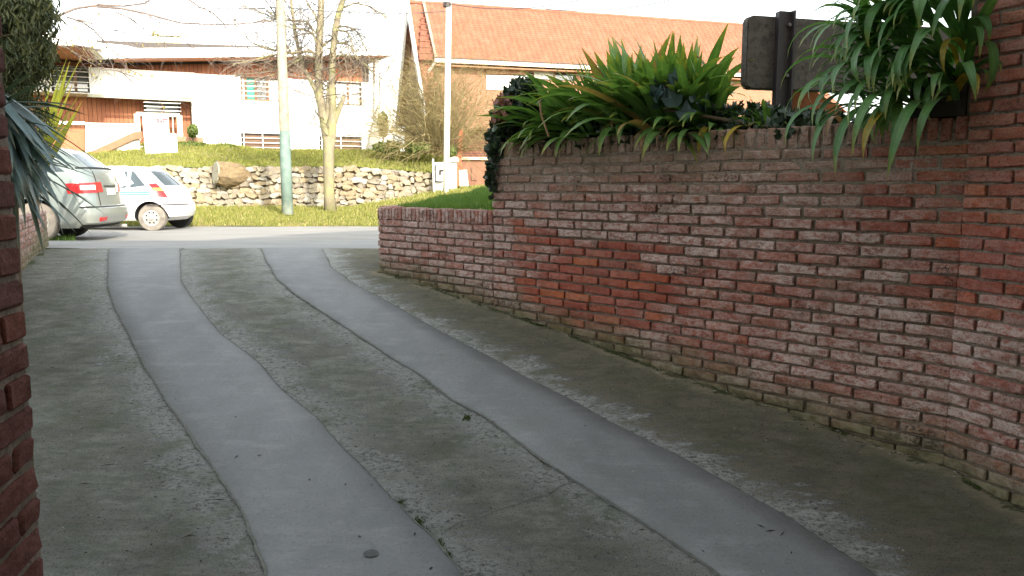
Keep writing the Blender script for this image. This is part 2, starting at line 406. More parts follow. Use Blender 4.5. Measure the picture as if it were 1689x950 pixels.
lw = thing('garden_wall', 'small pale brick wall in front of the silver car, blades of leaves hanging over it', 'brick wall', loc=LW.p(1.5, 0))
core(LW, .01, 6.4, .50, -.7, .22, lambda s, z: .01, .06, lw)
lay(LW, lw, coursing(LW, 0, 3.3, .565, lambda s: gz(LW.p(s, 0).y) - .03, 21, L=.25), limit=300)
LWE = Face((-6.32, 10.75), (-6.52, 10.65)); LWE.n = Vector((.43, .9)); 
# ---------------------------------------------------------------- drive
edge_px = [
    [(180, 412), (178, 470), (186, 505), (210, 548), (238, 605), (265, 650), (300, 700), (345, 765), (390, 830), (415, 885), (440, 945)],
    [(297, 412), (299, 468), (318, 495), (345, 530), (365, 552), (430, 602), (465, 645), (520, 690), (560, 735), (600, 775), (680, 860), (715, 890), (760, 945)],
    [(430, 409), (440, 432), (457, 462), (485, 485), (530, 515), (640, 588), (700, 625), (745, 660), (800, 690), (900, 765), (1000, 828), (1090, 885), (1180, 945)],
    [(528, 407), (545, 442), (580, 468), (640, 500), (720, 545), (790, 582), (860, 620), (940, 662), (1010, 700), (1120, 755), (1200, 800), (1310, 862), (1435, 945)]]
EDG = []
for e in edge_px:
    q = sorted([(p.y, p.x) for p in (on_ground(*t) for t in e)])
    (y0, x0), (y1, x1) = q[0], q[2]; m = (x1 - x0) / (y1 - y0)
    q = [(-3, x0 + m * .35 * (-3 - y0))] + q + [(10.45, q[-1][1])]
    EDG.append(q)
def xe(i, y):
    q = EDG[i]
    for (a, xa), (b, xb) in zip(q, q[1:]):
        if y <= b: break
    t = max(0, min(1, (y - a) / (b - a))); x = xa + (xb - xa) * t
    return x + .008 * nz(y, i * 7, 0, 3.1) + .007 * nz(y, i * 3, 5, 13) + .006 * nz(y, i * 5, 2, 37)
def drive_mat():
    n = NT('mossy rough concrete'); P = n.pos(); at_ = n.n('Attribute'); at_.attribute_name = 'zone'; ch = n.n('SeparateColor'); n.l(at_.outputs['Color'], ch.inputs[0])
    ed, side, wl = ch.outputs[0], ch.outputs[1], ch.outputs[2]
    big = n.noise(P, 1.5, 6, .62, (1, 1.3, 1)); mid = n.noise(P, 7, 6, .7, (.6, 1.5, 1)); fine = n.noise(P, 38, 6, .8, (.8, 1.1, 1)); sp = n.noise(P, 105, 4, .75)
    con = n.mix(n.ramp(big, [(.3, 0.), (.7, 1.)]), (.24, .25, .245), (.37, .38, .362))
    con = n.mix(n.ramp(mid, [(.42, .7), (.58, 0.)]), con, (.12, .122, .11))
    moss = n.mix(n.ramp(mid, [(.35, 0.), (.65, 1.)]), (.165, .174, .145), (.300, .308, .265))
    moss = n.mix(n.ramp(n.noise(P, 2.3, 4), [(.45, 0.), (.65, .8)]), moss, (.165, .158, .135))
    brown = n.mix(n.ramp(mid, [(.3, 0.), (.7, 1.)]), (.125, .116, .078), (.235, .215, .152))
    moss = n.mix(n.ramp(side, [(.7, 0.), (.9, 1.)]), moss, brown)
    # moss holds where tyres never pass: away from the smooth tracks
    v = n.math('ADD', n.math('MULTIPLY', ed, 1.05), n.math('MULTIPLY', n.math('SUBTRACT', big, .5), 1.3)); v = n.math('ADD', v, n.math('MULTIPLY', n.math('SUBTRACT', fine, .5), 3.6)); v = n.math('ADD', v, n.math('MULTIPLY', n.math('SUBTRACT', mid, .5), 2.8))
    c = n.mix(n.ramp(v, [(.28, 0.), (.60, .88)]), con, moss)
    # pale worn edge with scattered bare flecks
    pv = n.math('ADD', n.math('ADD', ed, n.math('MULTIPLY', n.math('SUBTRACT', mid, .5), 2.2)), n.math('MULTIPLY', n.math('SUBTRACT', big, .5), 1.2))
    pale = n.math('MULTIPLY', n.ramp(pv, [(.15, 1.), (.45, 0.)]), n.ramp(fine, [(.42, 0.), (.54, 1.)]))
    rgt = n.ramp(side, [(.6, .6), (.9, 1.)])
    c = n.mix(n.math('MULTIPLY', pale, rgt), c, (.46, .475, .455))
    fl = n.ramp(fine, [(.60, 0.), (.68, .75)]); c = n.mix(n.math('MULTIPLY', fl, n.ramp(mid, [(.4, .2), (.6, 1.)])), c, (.29, .295, .27))
    c = n.mix(n.ramp(sp, [(.36, .85), (.44, 0.)]), c, (.045, .046, .040)); c = n.mix(n.ramp(fine, [(.34, .8), (.43, 0.)]), c, (.055, .058, .046))
    c = n.mix(n.ramp(sp, [(.62, 0.), (.70, .6)]), c, (.42, .42, .39))
    grn = n.ramp(n.noise(P, 3.7, 5, .7), [(.50, 0.), (.66, .5)]); c = n.mix(grn, c, (.105, .128, .068))
    wv = n.math('ADD', wl, n.math('MULTIPLY', n.math('SUBTRACT', mid, .5), .5))
    c = n.mix(n.math('MULTIPLY', n.ramp(wv, [(.03, .95), (.13, 0.)]), n.ramp(big, [(.42, .15), (.55, 1.)])), c, (.33, .29, .20)); c = n.mix(n.ramp(wv, [(.0, .8), (.03, 0.)]), c, (.07, .075, .035))
    nb = n.bump(fine, 1.0, .020); nb = n.bump(sp, 1.0, .008, nb); nb = n.bump(mid, .5, .03, nb)
    return n.done(c, .93, nb, 0, .15)
def track_mat():
    n = NT('smooth trowelled concrete'); P = n.pos()
    big = n.noise(P, 1.1, 5, .55, (1, .5, 1)); mid = n.noise(P, 6, 5, .6); fine = n.noise(P, 60, 4, .65)
    c = n.mix(n.ramp(big, [(.3, 0.), (.7, 1.)]), (.165, .175, .180), (.225, .235, .239))
    c = n.mix(n.ramp(mid, [(.5, 0.), (.75, .35)]), c, (.27, .27, .28))
    c = n.mix(n.ramp(n.noise(P, 2.9, 5, .7), [(.5, 0.), (.7, .45)]), c, (.15, .16, .15)); c = n.mix(n.ramp(n.noise(P, 5, 6, .75, (.5, 1.6, 1)), [(.52, 0.), (.66, .5)]), c, (.29, .30, .30))
    c = n.mix(n.ramp(n.noise(P, 23, 5, .85), [(.62, 0.), (.70, .55)]), c, (.09, .09, .09))
    c = n.mix(n.ramp(fine, [(.36, .45), (.46, 0.)]), c, (.115, .118, .115)); c = n.mix(n.ramp(n.noise(P, 110, 3, .7), [(.58, 0.), (.68, .4)]), c, (.36, .36, .35))
    c = n.mix(n.ramp(n.noise(P, 1.7, 5, .6, (1.6, .35, 1)), [(.42, 0.), (.66, .3)]), c, (.125, .135, .138)); c = n.mix(n.ramp(n.noise(P, 3.6, 6, .8, (1, .6, 1)), [(.57, 0.), (.68, .22)]), c, (.12, .122, .108))
    nb = n.bump(mid, .2, .02); nb = n.bump(fine, .12, .003, nb)
    return n.done(c, .72, nb, 0, .35)
M_DRIVE, M_TRACK = drive_mat(), track_mat()
M_JOINT = simple('dirt filled joint', (.085, .09, .075), (.20, .205, .18), 24, .95, .5, 60, space='pos')
def wall_dist(x, y):
    v = Vector((x, y)); d = []
    for f, a, b in ((WALL, 0, LOW_END), (GAR, 0, 4)):
        s = max(a, min(b, (v - f.a).dot(f.u))); d.append((v - f.a - f.u * s).length)
    return min(d)
def drive_z(x, y): return gz(y) + .007 * nz(x, y, 0, 3.3) + .004 * nz(x, y, 3, 13) + .02 * smooth01(1 - wall_dist(x, y) / .35)
xs = frange(-7.2, 3.2, .045); ys = frange(-5.5, 2.6, .35) + frange(2.65, 10.3, .045)
mb = MB(); mb.add(*grid(xs, ys, drive_z)); me = mb.mesh('driveway', M_DRIVE, True, False)
ca = me.color_attributes.new('zone', 'FLOAT_COLOR', 'POINT'); buf = []
for v in me.vertices:
    x, y = v.co.x, v.co.y; e = [xe(i, y) for i in range(4)]
    d = min(abs(x - q) for q in e); sd_ = 0 if x < e[0] else (1 if x > e[3] else .5)
    buf += [min(1, d / .55), sd_, min(1, wall_dist(x, y)), 1]
ca.data.foreach_set('color', buf)
drive = tag(link('driveway', me), kind='structure')
for a, b in ((0, 1), (2, 3)):
    yy = frange(-2.5, 10.28, .03); mb = MB(); vs = []; m = 9
    for y in yy:
        xa, xb = xe(a, y), xe(b, y)
        for k in range(m):
            t = k / (m - 1); x = xa + (xb - xa) * t; dip = .012 if k in (0, m - 1) else 0
            if k in (1, m - 2): x = (xa + .004) if k == 1 else (xb - .004)
            vs.append((x, y, gz(y) + .011 - dip + .0015 * nz(x, y, 9, 2)))
    mb.add(vs, [(j * m + i, j * m + i + 1, (j + 1) * m + i + 1, (j + 1) * m + i) for j in range(len(yy) - 1) for i in range(m - 1)])
    o = mb.build('wheel_track', M_TRACK, drive, True, False)
for i in range(4):      # dirty joint along each track edge, of uneven width
    yy = frange(2.5, 10.25, .025); mb = MB(); vs = []; sg = -1 if i in (0, 2) else 1
    for y in yy:
        x = xe(i, y); wd = .001 + .017 * max(0, .10 + nz(y, i, 2, 3.7)) * (.3 + abs(nz(y, i, 7, 29)) * 2.6)
        xo = x + sg * (wd + .002); vs += [(x - sg * .005, y, gz(y) + .0130), (xo, y, max(drive_z(xo, y) + .0035, gz(y) + .0115))]
    mb.add(vs, [(2 * j, 2 * j + 1, 2 * j + 3, 2 * j + 2) for j in range(len(yy) - 1)])
    mb.build('joint', M_JOINT, drive, False, False)
# hairline cracks that cross the rough slabs
mb = MB()
for pts in ([(455, 640), (490, 655)], [(195, 552), (212, 551)], [(730, 875), (800, 850), (900, 815), (960, 790)], [(60, 640), (120, 632), (190, 618)], [(1330, 745), (1378, 735)], [(1410, 748), (1432, 738)], [(305, 413), (425, 409)], [(690, 600), (740, 612), (800, 604)], [(330, 600), (380, 606), (420, 598)], [(210, 590), (180, 597), (120, 600)], [(520, 760), (580, 752), (650, 760)], [(980, 742), (1040, 735), (1120, 742)], [(820, 880), (870, 905), (880, 948)], [(100, 411), (182, 411)]):
    W = [on_ground(*p) for p in pts]
    for p, q in zip(W, W[1:]):
        k = max(2, int((q - p).length / .03)); d = (q - p).normalized(); sx = Vector((-d.y, d.x, 0))
        for j in range(k):
            a, b = p.lerp(q, j / k), p.lerp(q, (j + 1) / k)
            a, b = a + sx * .035 * nz(a.x, a.y, 0, 6), b + sx * .035 * nz(b.x, b.y, 0, 6)
            wd = .0015 + .003 * abs(nz(a.x, a.y, 4, 12))
            vs = [a - sx * wd, b - sx * wd, b + sx * wd, a + sx * wd]; mb.add([(v.x, v.y, drive_z(v.x, v.y) + .004) for v in vs], [(0, 1, 2, 3)])
mb.build('hairline_crack', M_JOINT, drive, False, False)['kind'] = 'stuff'

# ---------------------------------------------------------------- pavement, road, ground sheet, lawn, verge, bank
def conc(name, a, b, sc=2, blot=(.12, .12, .11)):
    n = NT(name); P = n.pos(); c = n.mix(n.ramp(n.noise(P, sc, 6, .65, (.5, 1.6, 1)), [(.3, 0.), (.7, 1.)]), a, b)
    c = n.mix(n.ramp(n.noise(P, 14, 5, .75, (.4, 1.5, 1)), [(.55, 0.), (.68, .5)]), c, blot)
    return n.done(c, .92, n.bump(n.noise(P, 40, 5, .7), .4, .008), 0, .2)
M_PAVE = conc('pale pavement concrete', (.22, .225, .225), (.31, .31, .30)); M_ROAD = conc('worn grey road', (.235, .23, .22), (.315, .305, .29), 1.1, (.22, .215, .2))
mb = MB(); mb.add(*grid(frange(-30, 20, .4), frange(10.3, 12.5, .1), lambda x, y: gz(y) + .006 + .006 * nz(x, y, 0, 2))); tag(mb.build('pavement', M_PAVE, None, True, False), kind='structure')
mb = MB(); mb.add(*grid(frange(-60, 50, .5), frange(12.5, 18.65, .25), lambda x, y: gz(y) + .012 * nz(x, y, 0, .6))); tag(mb.build('road', M_ROAD, None, True, False), kind='structure')
def grass_mat(name, a, b, dry, amt=.4, sc=3):
    n = NT(name); P = n.pos(); c = n.mix(n.ramp(n.noise(P, sc, 5, .65), [(.3, 0.), (.7, 1.)]), a, b)
    c = n.mix(n.ramp(n.noise(P, sc * .45, 5, .7), [(.48, 0.), (.66, amt)]), c, dry)
    c = n.mix(n.ramp(n.noise(P, 30, 4, .75), [(.3, .6), (.5, 0.)]), c, tuple(x * .45 for x in a))
    return n.done(c, .95, n.bump(n.noise(P, 35, 5, .75), .8, .03), 0, .1)
M_LAWN = grass_mat('shaded lawn turf', (.055, .105, .028), (.10, .15, .04), (.13, .13, .06), .4)
M_VERGE = grass_mat('winter verge turf', (.13, .145, .04), (.20, .195, .06), (.30, .235, .125), .9, 1.6)
M_SOIL = simple('garden soil', (.05, .038, .026), (.09, .07, .045), 8, .95, .6, 30, space='pos')
M_GROUND = grass_mat('rough ground', (.09, .11, .03), (.14, .14, .05), (.16, .13, .08))
mb = MB()
for x0, x1, y0, y1, z in ((-900, 900, 18.5, 2500, -.14), (-900, -7.0, -600, 18.5, -.12), (9, 900, -600, 18.5, -.13), (-7.0, 9, -600, -8, -.9)):
    mb.add([(x0, y0, z), (x1, y0, z), (x1, y1, z), (x0, y1, z)], [(0, 1, 2, 3)])
tag(mb.build('ground', M_GROUND, fix=False), kind='structure')
def behind(x, y):      # distance behind the long wall's face and s along it
    v = Vector((x, y)) - WALL.a; return -v.dot(WALL.n), v.dot(WALL.u)
def lawn_z(x, y):
    d, s = behind(x, y); t = smooth01((s - HIGH_END + .12) / .22)      # 1 on the lawn side
    hi = 1.17 + .05 * nz(x, y, 0, 2)
    lo = .655 + .155 * smooth01((x + 1.6) / 1.9) * min(1, d / 2.2) + .035 * max(0, d - .25) * smooth01((x + 2) / 2.2) + .02 * nz(x, y, 2, 2.5)
    lo = lo - .85 * smooth01((y - 10.2) / 1.6) * (1 - smooth01((x - 1) / 3) * .4)
    u = hi * (1 - t) + lo * t
    e = RET.a; back = smooth01((.02 - ((Vector((x, y)) - e).dot(-RET.n))) / .1)
    return u - 1.2 * back
vs, fs = grid(frange(-1.45, 9.5, .09), frange(2.2, 12.4, .09), lawn_z); mb = MB()
keep = []
for f in fs:
    c = sum((Vector(vs[i]) for i in f), Vector()) / 4; d, s = behind(c.x, c.y); g = (Vector((c.x, c.y)) - GAR.a)
    if d > .12 and (-g.dot(GAR.n) > .12) and (Vector((c.x, c.y)) - RET.a).dot(-RET.n) > .10: keep.append(f)
mb.add(vs, keep, 0)
tag(mb.build('lawn', M_LAWN, None, True, False), kind='structure')
def verge_z(x, y):
    t = (y - 18.6) / 5.4; r = smooth01((x + 5.2) / 3.2)
    return -.07 + .30 * min(1.1, t) ** .8 + (.42 * r + .25 * smooth01((x + 3) / 3)) * smooth01((y - 19.2) / 4.0) + .03 * nz(x, y, 0, 1.3)
mb = MB(); mb.add(*grid(frange(-40, 30, .3), frange(18.6, 24.3, .2), lambda x, y: verge_z(x, y))); tag(mb.build('verge', M_VERGE, None, True, False), kind='structure')
def wall_top(x): return 1.43 - .22 * smooth01((x + 5) / 3) + .04 * nz(x, 0, 0, 1.1)
def bank_z(x, y):
    t = smooth01((y - 24.0) / 6.0)
    z = wall_top(x) + (.70 + .25 * smooth01((-x - 8.5) / 3)) * t + .05 * nz(x, y, 3, .8)
    r = smooth01((x + 2.5) / .5); lo = .86 + .04 * nz(x, y, 0, 1)
    return z * (1 - r) + lo * r
mb = MB(); mb.add(*grid(frange(-42, -2.0, .35) + frange(-1.9, 34, .8), frange(24.15, 45, .35), bank_z)); tag(mb.build('bank', M_VERGE, None, True, False), kind='structure')
# ---------------------------------------------------------------- the house the camera stands in (shades the drive)
M_OWN = simple('cream rendered wall', (.42, .38, .32), (.5, .46, .40), 2, .9, .3, 30, space='pos')
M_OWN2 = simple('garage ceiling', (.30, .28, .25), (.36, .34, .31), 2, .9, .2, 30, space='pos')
own = thing('house', 'house with garage that the camera stands in, shading the whole drive', 'house', loc=(0, 0, 2.6))
YF = 2.0
prof = [(-9, 2.3), (13, 2.3), (13, 6.0), (9.6, 6.0), (5.0, 8.2), (.1, 5.75), (-9, 5.75)]
mb = MB(); mb.prism([(x, YF, z - .0) for x, z in prof], (0, -9, 0)); mb.v = [(x, y, z - 2.6) for x, y, z in mb.v]; mb.build('upper_floor', M_OWN, own)
mb = MB(); mb.box((-5.3, -3.0, -1.13), (8.0, 5.4, 2.9)); mb.box((9.0, -3.2, -1.05), (8, 9.0, 2.9)); mb.box((.6, -7.4, -1.0), (18, .5, 3.0)); mb.build('wall', M_OWN2, own)

# ---------------------------------------------------------------- dry stone wall across the street
M_STONE = [simple('stone %d' % i, a, b, 7, .9, .7, 22, space='obj', dist=.02) for i, (a, b) in enumerate([((.25, .205, .145), (.36, .31, .225)), ((.31, .28, .23), (.43, .40, .34)), ((.22, .17, .11), (.33, .26, .165)), ((.20, .17, .135), (.29, .25, .195))])]
M_JOINTDIRT = simple('earth and shade between stones', (.13, .105, .07), (.21, .17, .115), 5, .95, .5, 20, space='pos')  # brown covers both the dirt and the shadow in the gaps
def stone_mesh(i):
    r = random.Random(900 + i); bm = bmesh.new(); k = r.choice([5, 5, 6, 7])
    pts = []
    for j in range(k):
        a = 2 * PI * (j + r.uniform(-.28, .28)) / k + .4; q = max(abs(math.cos(a)), abs(math.sin(a))) ** .75
        pts.append((math.cos(a) / q * .52, math.sin(a) / q * .52))
    back = [bm.verts.new((x, .5, z)) for x, z in pts]; mid = [bm.verts.new((x * r.uniform(.95, 1.04), -.18 + r.uniform(-.1, .1), z * r.uniform(.95, 1.04))) for x, z in pts]
    fr = [bm.verts.new((x * .86 + r.uniform(-.06, .06), -.5 + r.uniform(-.16, .12), z * .84 + r.uniform(-.06, .06))) for x, z in pts]
    bm.faces.new(back); bm.faces.new(fr[::-1])
    c = bm.verts.new((r.uniform(-.1, .1), -.5 - r.uniform(-.08, .10), r.uniform(-.1, .1)))
    for a, b in ((back, mid), (mid, fr)):
        for j in range(k): bm.faces.new((a[j], a[(j + 1) % k], b[(j + 1) % k], b[j]))
    f = [q for q in bm.faces if set(q.verts) == set(fr)][0]; bm.faces.remove(f)
    for j in range(k): bm.faces.new((fr[j], fr[(j + 1) % k], c))
    bmesh.ops.recalc_face_normals(bm, faces=bm.faces)
    me = bpy.data.meshes.new('stone'); bm.to_mesh(me); bm.free(); me.materials.append(M_STONE[i % 4]); return me
SM = [stone_mesh(i) for i in range(20)]
swall = thing('stone_wall', 'rough stone retaining wall under the grass bank across the street', 'stone wall', loc=(-7, 24, .8))
rr = random.Random(12); x0, x1 = -13.2, -2.35; cols = []
def sw_bot(x): return verge_z(x, 24.0) - .03
xs_ = frange(-40, x1, .25); mb = MB()
vs = [(x, 24.12 + .02 * nz(x, z, 0, 5), z) for x in xs_ for z in (sw_bot(x) - .3, wall_top(x) - .04)] + [(x, 24.5, z) for x in xs_ for z in (sw_bot(x) - .3, wall_top(x) - .02)]
n_ = len(xs_); fs = []
for i in range(n_ - 1):
    a = 2 * i; fs += [(a, a + 2, a + 3, a + 1), (a + 1, a + 3, 2 * n_ + a + 3, 2 * n_ + a + 1)]
mb.add([(x + 7, y - 24, z - .8) for x, y, z in vs], fs); mb.build('earth_core', M_JOINTDIRT, swall, False, False)
NR = 9
stn = []
for row in range(NR):
    x = x0 + rr.uniform(0, .2)
    while x < x1:
        bt, tp = sw_bot(x), wall_top(x); H = tp - bt; nr = max(3, round(H / .145)); 
        if row >= nr: x += .3; continue
        h = H / nr; wd = rr.choice([.12, .16, .2, .24, .28, .36]) * rr.uniform(.85, 1.15)
        zc = bt + h * (row + .5) + .05 * nz(x, row, 4, 1.3) + rr.uniform(-.02, .02)
        stn.append((x + wd / 2, zc, wd * 1.13, h * rr.uniform(1.0, 1.5))); x += wd
rr.shuffle(stn); stn.sort(key=lambda t: -t[2] * t[3])
if len(stn) > 300: stn = stn[:300] + stn[300:]
mbx = MB()
for i, (x, z, wd, h) in enumerate(stn):
    me = rr.choice(SM); p = Vector((x + 7, rr.uniform(.03, .10), z - .8)); rot = (rr.uniform(-.12, .12), rr.uniform(-.28, .28), rr.uniform(-.15, .15)); sc = (wd, .20, h)
    if i < 300: link('stone', me, swall, p, rot, sc)
    else:
        from mathutils import Euler
        me_to_mb(mbx, me, Matrix.Translation(p) @ Euler(rot).to_matrix().to_4x4() @ Matrix.Diagonal((*sc, 1)))
if mbx.v: mbx.build('stonework', M_STONE[0], swall)['kind'] = 'stuff'
# sawn log let into the wall top
M_BARK = simple('orange brown split wood', (.13, .10, .065), (.27, .19, .10), 4, .9, .8, 14, dist=.03, stretch=(1, 4, 4)); M_SAWN = simple('pale sawn wood', (.24, .225, .175), (.33, .31, .24), 12, .9, .3, 50)
lg = thing('log', 'sawn tree log lying on top of the stone wall, pale cut end facing left', 'log', loc=at(368, 286, 23.75))
mb = MB(); pr = []; k = 14; rings = []
ax = Vector((.80, .58, -.10)).normalized(); 
pts = [ax * t for t in (-.22, -.1, .15, .45, .75)]; mb.tube(pts, [.34, .36, .36, .33, .20], 14)
mb.v = [(x + .09 * nz(x, y, z, 4), y + .09 * nz(x, y, z + 4, 4), z + .10 * nz(x, y, z + 9, 4)) for x, y, z in mb.v]; mb.build('bark', M_BARK, lg)
mb = MB(); mb.tube([ax * -.235, ax * -.20], [.32, .34], 14); mb.build('cut_end', M_SAWN, lg)

# ---------------------------------------------------------------- white modernist house
M_WHITE = simple('white painted render', (.78, .77, .74), (.83, .82, .80), 2, .85, .15, 30, space='pos')
def board_mat(name, a, b):
    n = NT(name); v = n.obj(); r = (n.pos() and n.geo).outputs['Random Per Island']
    c = n.mix(r, a, b); c = n.mix(n.ramp(n.noise(v, 9, 4, .6, (6, 6, .5)), [(.35, 0.), (.65, .5)]), c, tuple(x * .6 for x in a))
    return n.done(c, .7, n.bump(n.noise(v, 30, 3, .6, (5, 5, .3)), .3, .005), 0, .25)
M_BOARD = board_mat('stained timber boards', (.31, .115, .062), (.44, .18, .088))
M_DK = simple('dark window frame', (.035, .028, .025), (.06, .05, .045), 10, .6, .1); M_BROWN = simple('brown painted wood', (.20, .10, .05), (.26, .14, .08), 8, .7, .2)
M_BAR = simple('white painted bars', (.66, .65, .62), (.74, .73, .70), 8, .5, .0)
def glass_mat(name, c, rough=.08):
    n = NT(name); P = n.obj(); return n.done(n.mix(n.noise(P, 2, 2), c, tuple(x * 1.5 for x in c)), rough, None, 0, .6)
M_GLASS = glass_mat('dim window glass', (.045, .05, .05)); M_CURT = simple('green curtain behind glass', (.04, .24, .18), (.07, .32, .25), 6, .6, .2, 30, stretch=(8, 8, 1))
M_BLIND = simple('white roller shutter', (.62, .62, .60), (.72, .72, .70), 4, .6, .3, 60, stretch=(.2, .2, 3)); M_LOUV = simple('brown louvre', (.12, .072, .045), (.17, .105, .068), 9, .7, .2)
_A, _B = at(225, 200, 30), at(600, 200, 33.5); H1 = Face((_A.x, _A.y), (_B.x, _B.y))
h1 = thing('house', 'white two storey house with brown timber upper band on the grassy bank', 'house', loc=H1.p(4, 1.5))
def loc_build(mb, name, mat, root, **k):
    l = root.location; mb.v = [(x - l.x, y - l.y, z - l.z) for x, y, z in mb.v]; return mb.build(name, mat, root, **k)
def slab(fc, pts, o0, o1, pix=True):           # polygon given in photo pixels measured on the face, from offset o0 to o1
    P = [fc.px(x, y, o0) if pix else fc.p(x, y, o0) for x, y in pts]; mb = MB(); mb.prism(P, Vector((fc.n.x, fc.n.y, 0)) * (o1 - o0)); return mb
def holed(fc, s0, s1, z0, z1, holes, thick, off=0):
    ss = sorted({s0, s1, *[h[0] for h in holes], *[h[1] for h in holes]}); zz = sorted({z0, z1, *[h[2] for h in holes], *[h[3] for h in holes]})
    mb = MB(); inh = lambda s, z: any(h[0] < s < h[1] and h[2] < z < h[3] for h in holes)
    S = lambda s, z, o: fc.p(s, z, off + o)
    for a, b in zip(ss, ss[1:]):
        for c, d in zip(zz, zz[1:]):
            if inh((a + b) / 2, (c + d) / 2): continue
            mb.add([S(a, c, 0), S(b, c, 0), S(b, d, 0), S(a, d, 0)], [(0, 1, 2, 3)])
    for h in holes:
        a, b, c, d = h
        for p, q in (((a, c), (b, c)), ((b, c), (b, d)), ((b, d), (a, d)), ((a, d), (a, c))):
            mb.add([S(*p, 0), S(*q, 0), S(*q, -thick), S(*p, -thick)], [(0, 1, 2, 3)])
    for p, q in (((s0, z0), (s1, z0)), ((s1, z0), (s1, z1)), ((s1, z1), (s0, z1)), ((s0, z1), (s0, z0))):
        mb.add([S(*p, 0), S(*q, 0), S(*q, -thick), S(*p, -thick)], [(0, 1, 2, 3)])
    return mb
def rect(fc, x0, y0, x1, y1, off=0):
    a = fc.sz(x0, (y0 + y1) / 2, off)[0]; b = fc.sz(x1, (y0 + y1) / 2, off)[0]; c = fc.sz((x0 + x1) / 2, y1, off)[1]; d = fc.sz((x0 + x1) / 2, y0, off)[1]
    return (a, b, c, d)
wu = rect(H1, 397, 127, 466, 167); wr_ = rect(H1, 553, 135, 597, 174); wl1 = rect(H1, 398, 220, 468, 251); wl2 = rect(H1, 527, 225, 597, 256); wul = rect(H1, 84, 109, 147, 152)
S325 = H1.sz(325, 200)[0]; S600 = H1.sz(614, 200)[0]; SL = H1.sz(-120, 200)[0]; ZT = 5.08; ZB = H1.sz(325, 162)[1]
h1.location = H1.p(4, 1.5)
loc_build(holed(H1, S325, S600, 1.6, ZT, [wu, wr_, wl1, wl2], .25), 'wall', M_WHITE, h1, fix=False)
loc_build(holed(H1, SL, S325 - .003, ZB, ZT, [wul], 1.2), 'wall', M_WHITE, h1, fix=False)
mb = slab(H1, [(S325 - .15, 1.6), (S325 - .002, 1.6), (S325 - .002, ZB), (S325 - .15, ZB)], -.25, -1.2, False); loc_build(mb, 'recess_side', M_WHITE, h1)
def boards(fc, s0, s1, z0, z1, off, name, root, wd=.14, top=None):
    mb = MB(); s = s0; r = random.Random(int(s0 * 10))
    while s < s1 - .02:
        e = min(s + wd, s1); zt = top((s + e) / 2) if top else z1; o = off + r.uniform(0, .008)
        P = [fc.p(s + .008, z0, o), fc.p(e - .008, z0, o), fc.p(e - .008, zt, o), fc.p(s + .008, zt, o)]
        mb.prism(P, Vector((-fc.n.x, -fc.n.y, 0)) * .04); s = e
    return loc_build(mb, name, M_BOARD, root)
eave = lambda s: 5.33 + (6.10 - 5.33) * max(0, s) / H1.sz(640, 88, 1.1)[0]
SE = H1.sz(640, 88, 1.1)[0]
boards(H1, SL, S600 - .28, ZT, 6, -.35, 'timber_band', h1, .15, eave)
mb = MB(); mb.add([H1.p(SL, ZT, -.4), H1.p(S600, ZT, -.4), H1.p(S600, 6.5, -.4), H1.p(SL, 6.0, -.4)], [(0, 1, 2, 3)]); loc_build(mb, 'band_backing', M_DK, h1)
# roof: sheet with white fascia, its eave rising to the right; at the left a wing comes forward
mb = MB(); z_ = lambda s, k=0: eave(s) + k
rfp = [(SE + .3, 1.1), (-.9, 1.1), (-1.0, 5.0), (SL, 5.0), (SL, -9), (SE + .3, -9)]
def roofz(s, o): return eave(s) + (.055 * (1.1 - o))
bot = [H1.p(s, roofz(s, o), o) for s, o in rfp]; topv = [H1.p(s, roofz(s, o) + (.34 if o > 1 else .34), o) for s, o in rfp]; k = len(rfp)
mb.add(bot + topv, [tuple(range(k))[::-1], tuple(range(k, 2 * k))] + [(i, (i + 1) % k, k + (i + 1) % k, k + i) for i in range(k)])
rf = loc_build(mb, 'roof', M_WHITE, h1)
boards(H1, SE - .3, SE - .29, 5, 6, -.5, 'trim', h1)
mb = MB()
for o in (.9, .6, .3, 0): mb.bar(H1.p(-.6, roofz(-.6, o) - .02, o), H1.p(SE, roofz(SE, o) - .02, o), .26, .02)
for s in frange(SL, -1.3, .28): mb.bar(H1.p(s, roofz(s, 4.8) - .015, 4.8), H1.p(s, roofz(s, -.3) - .015, -.3), .25, .02)
loc_build(mb, 'soffit', M_BOARD, h1)
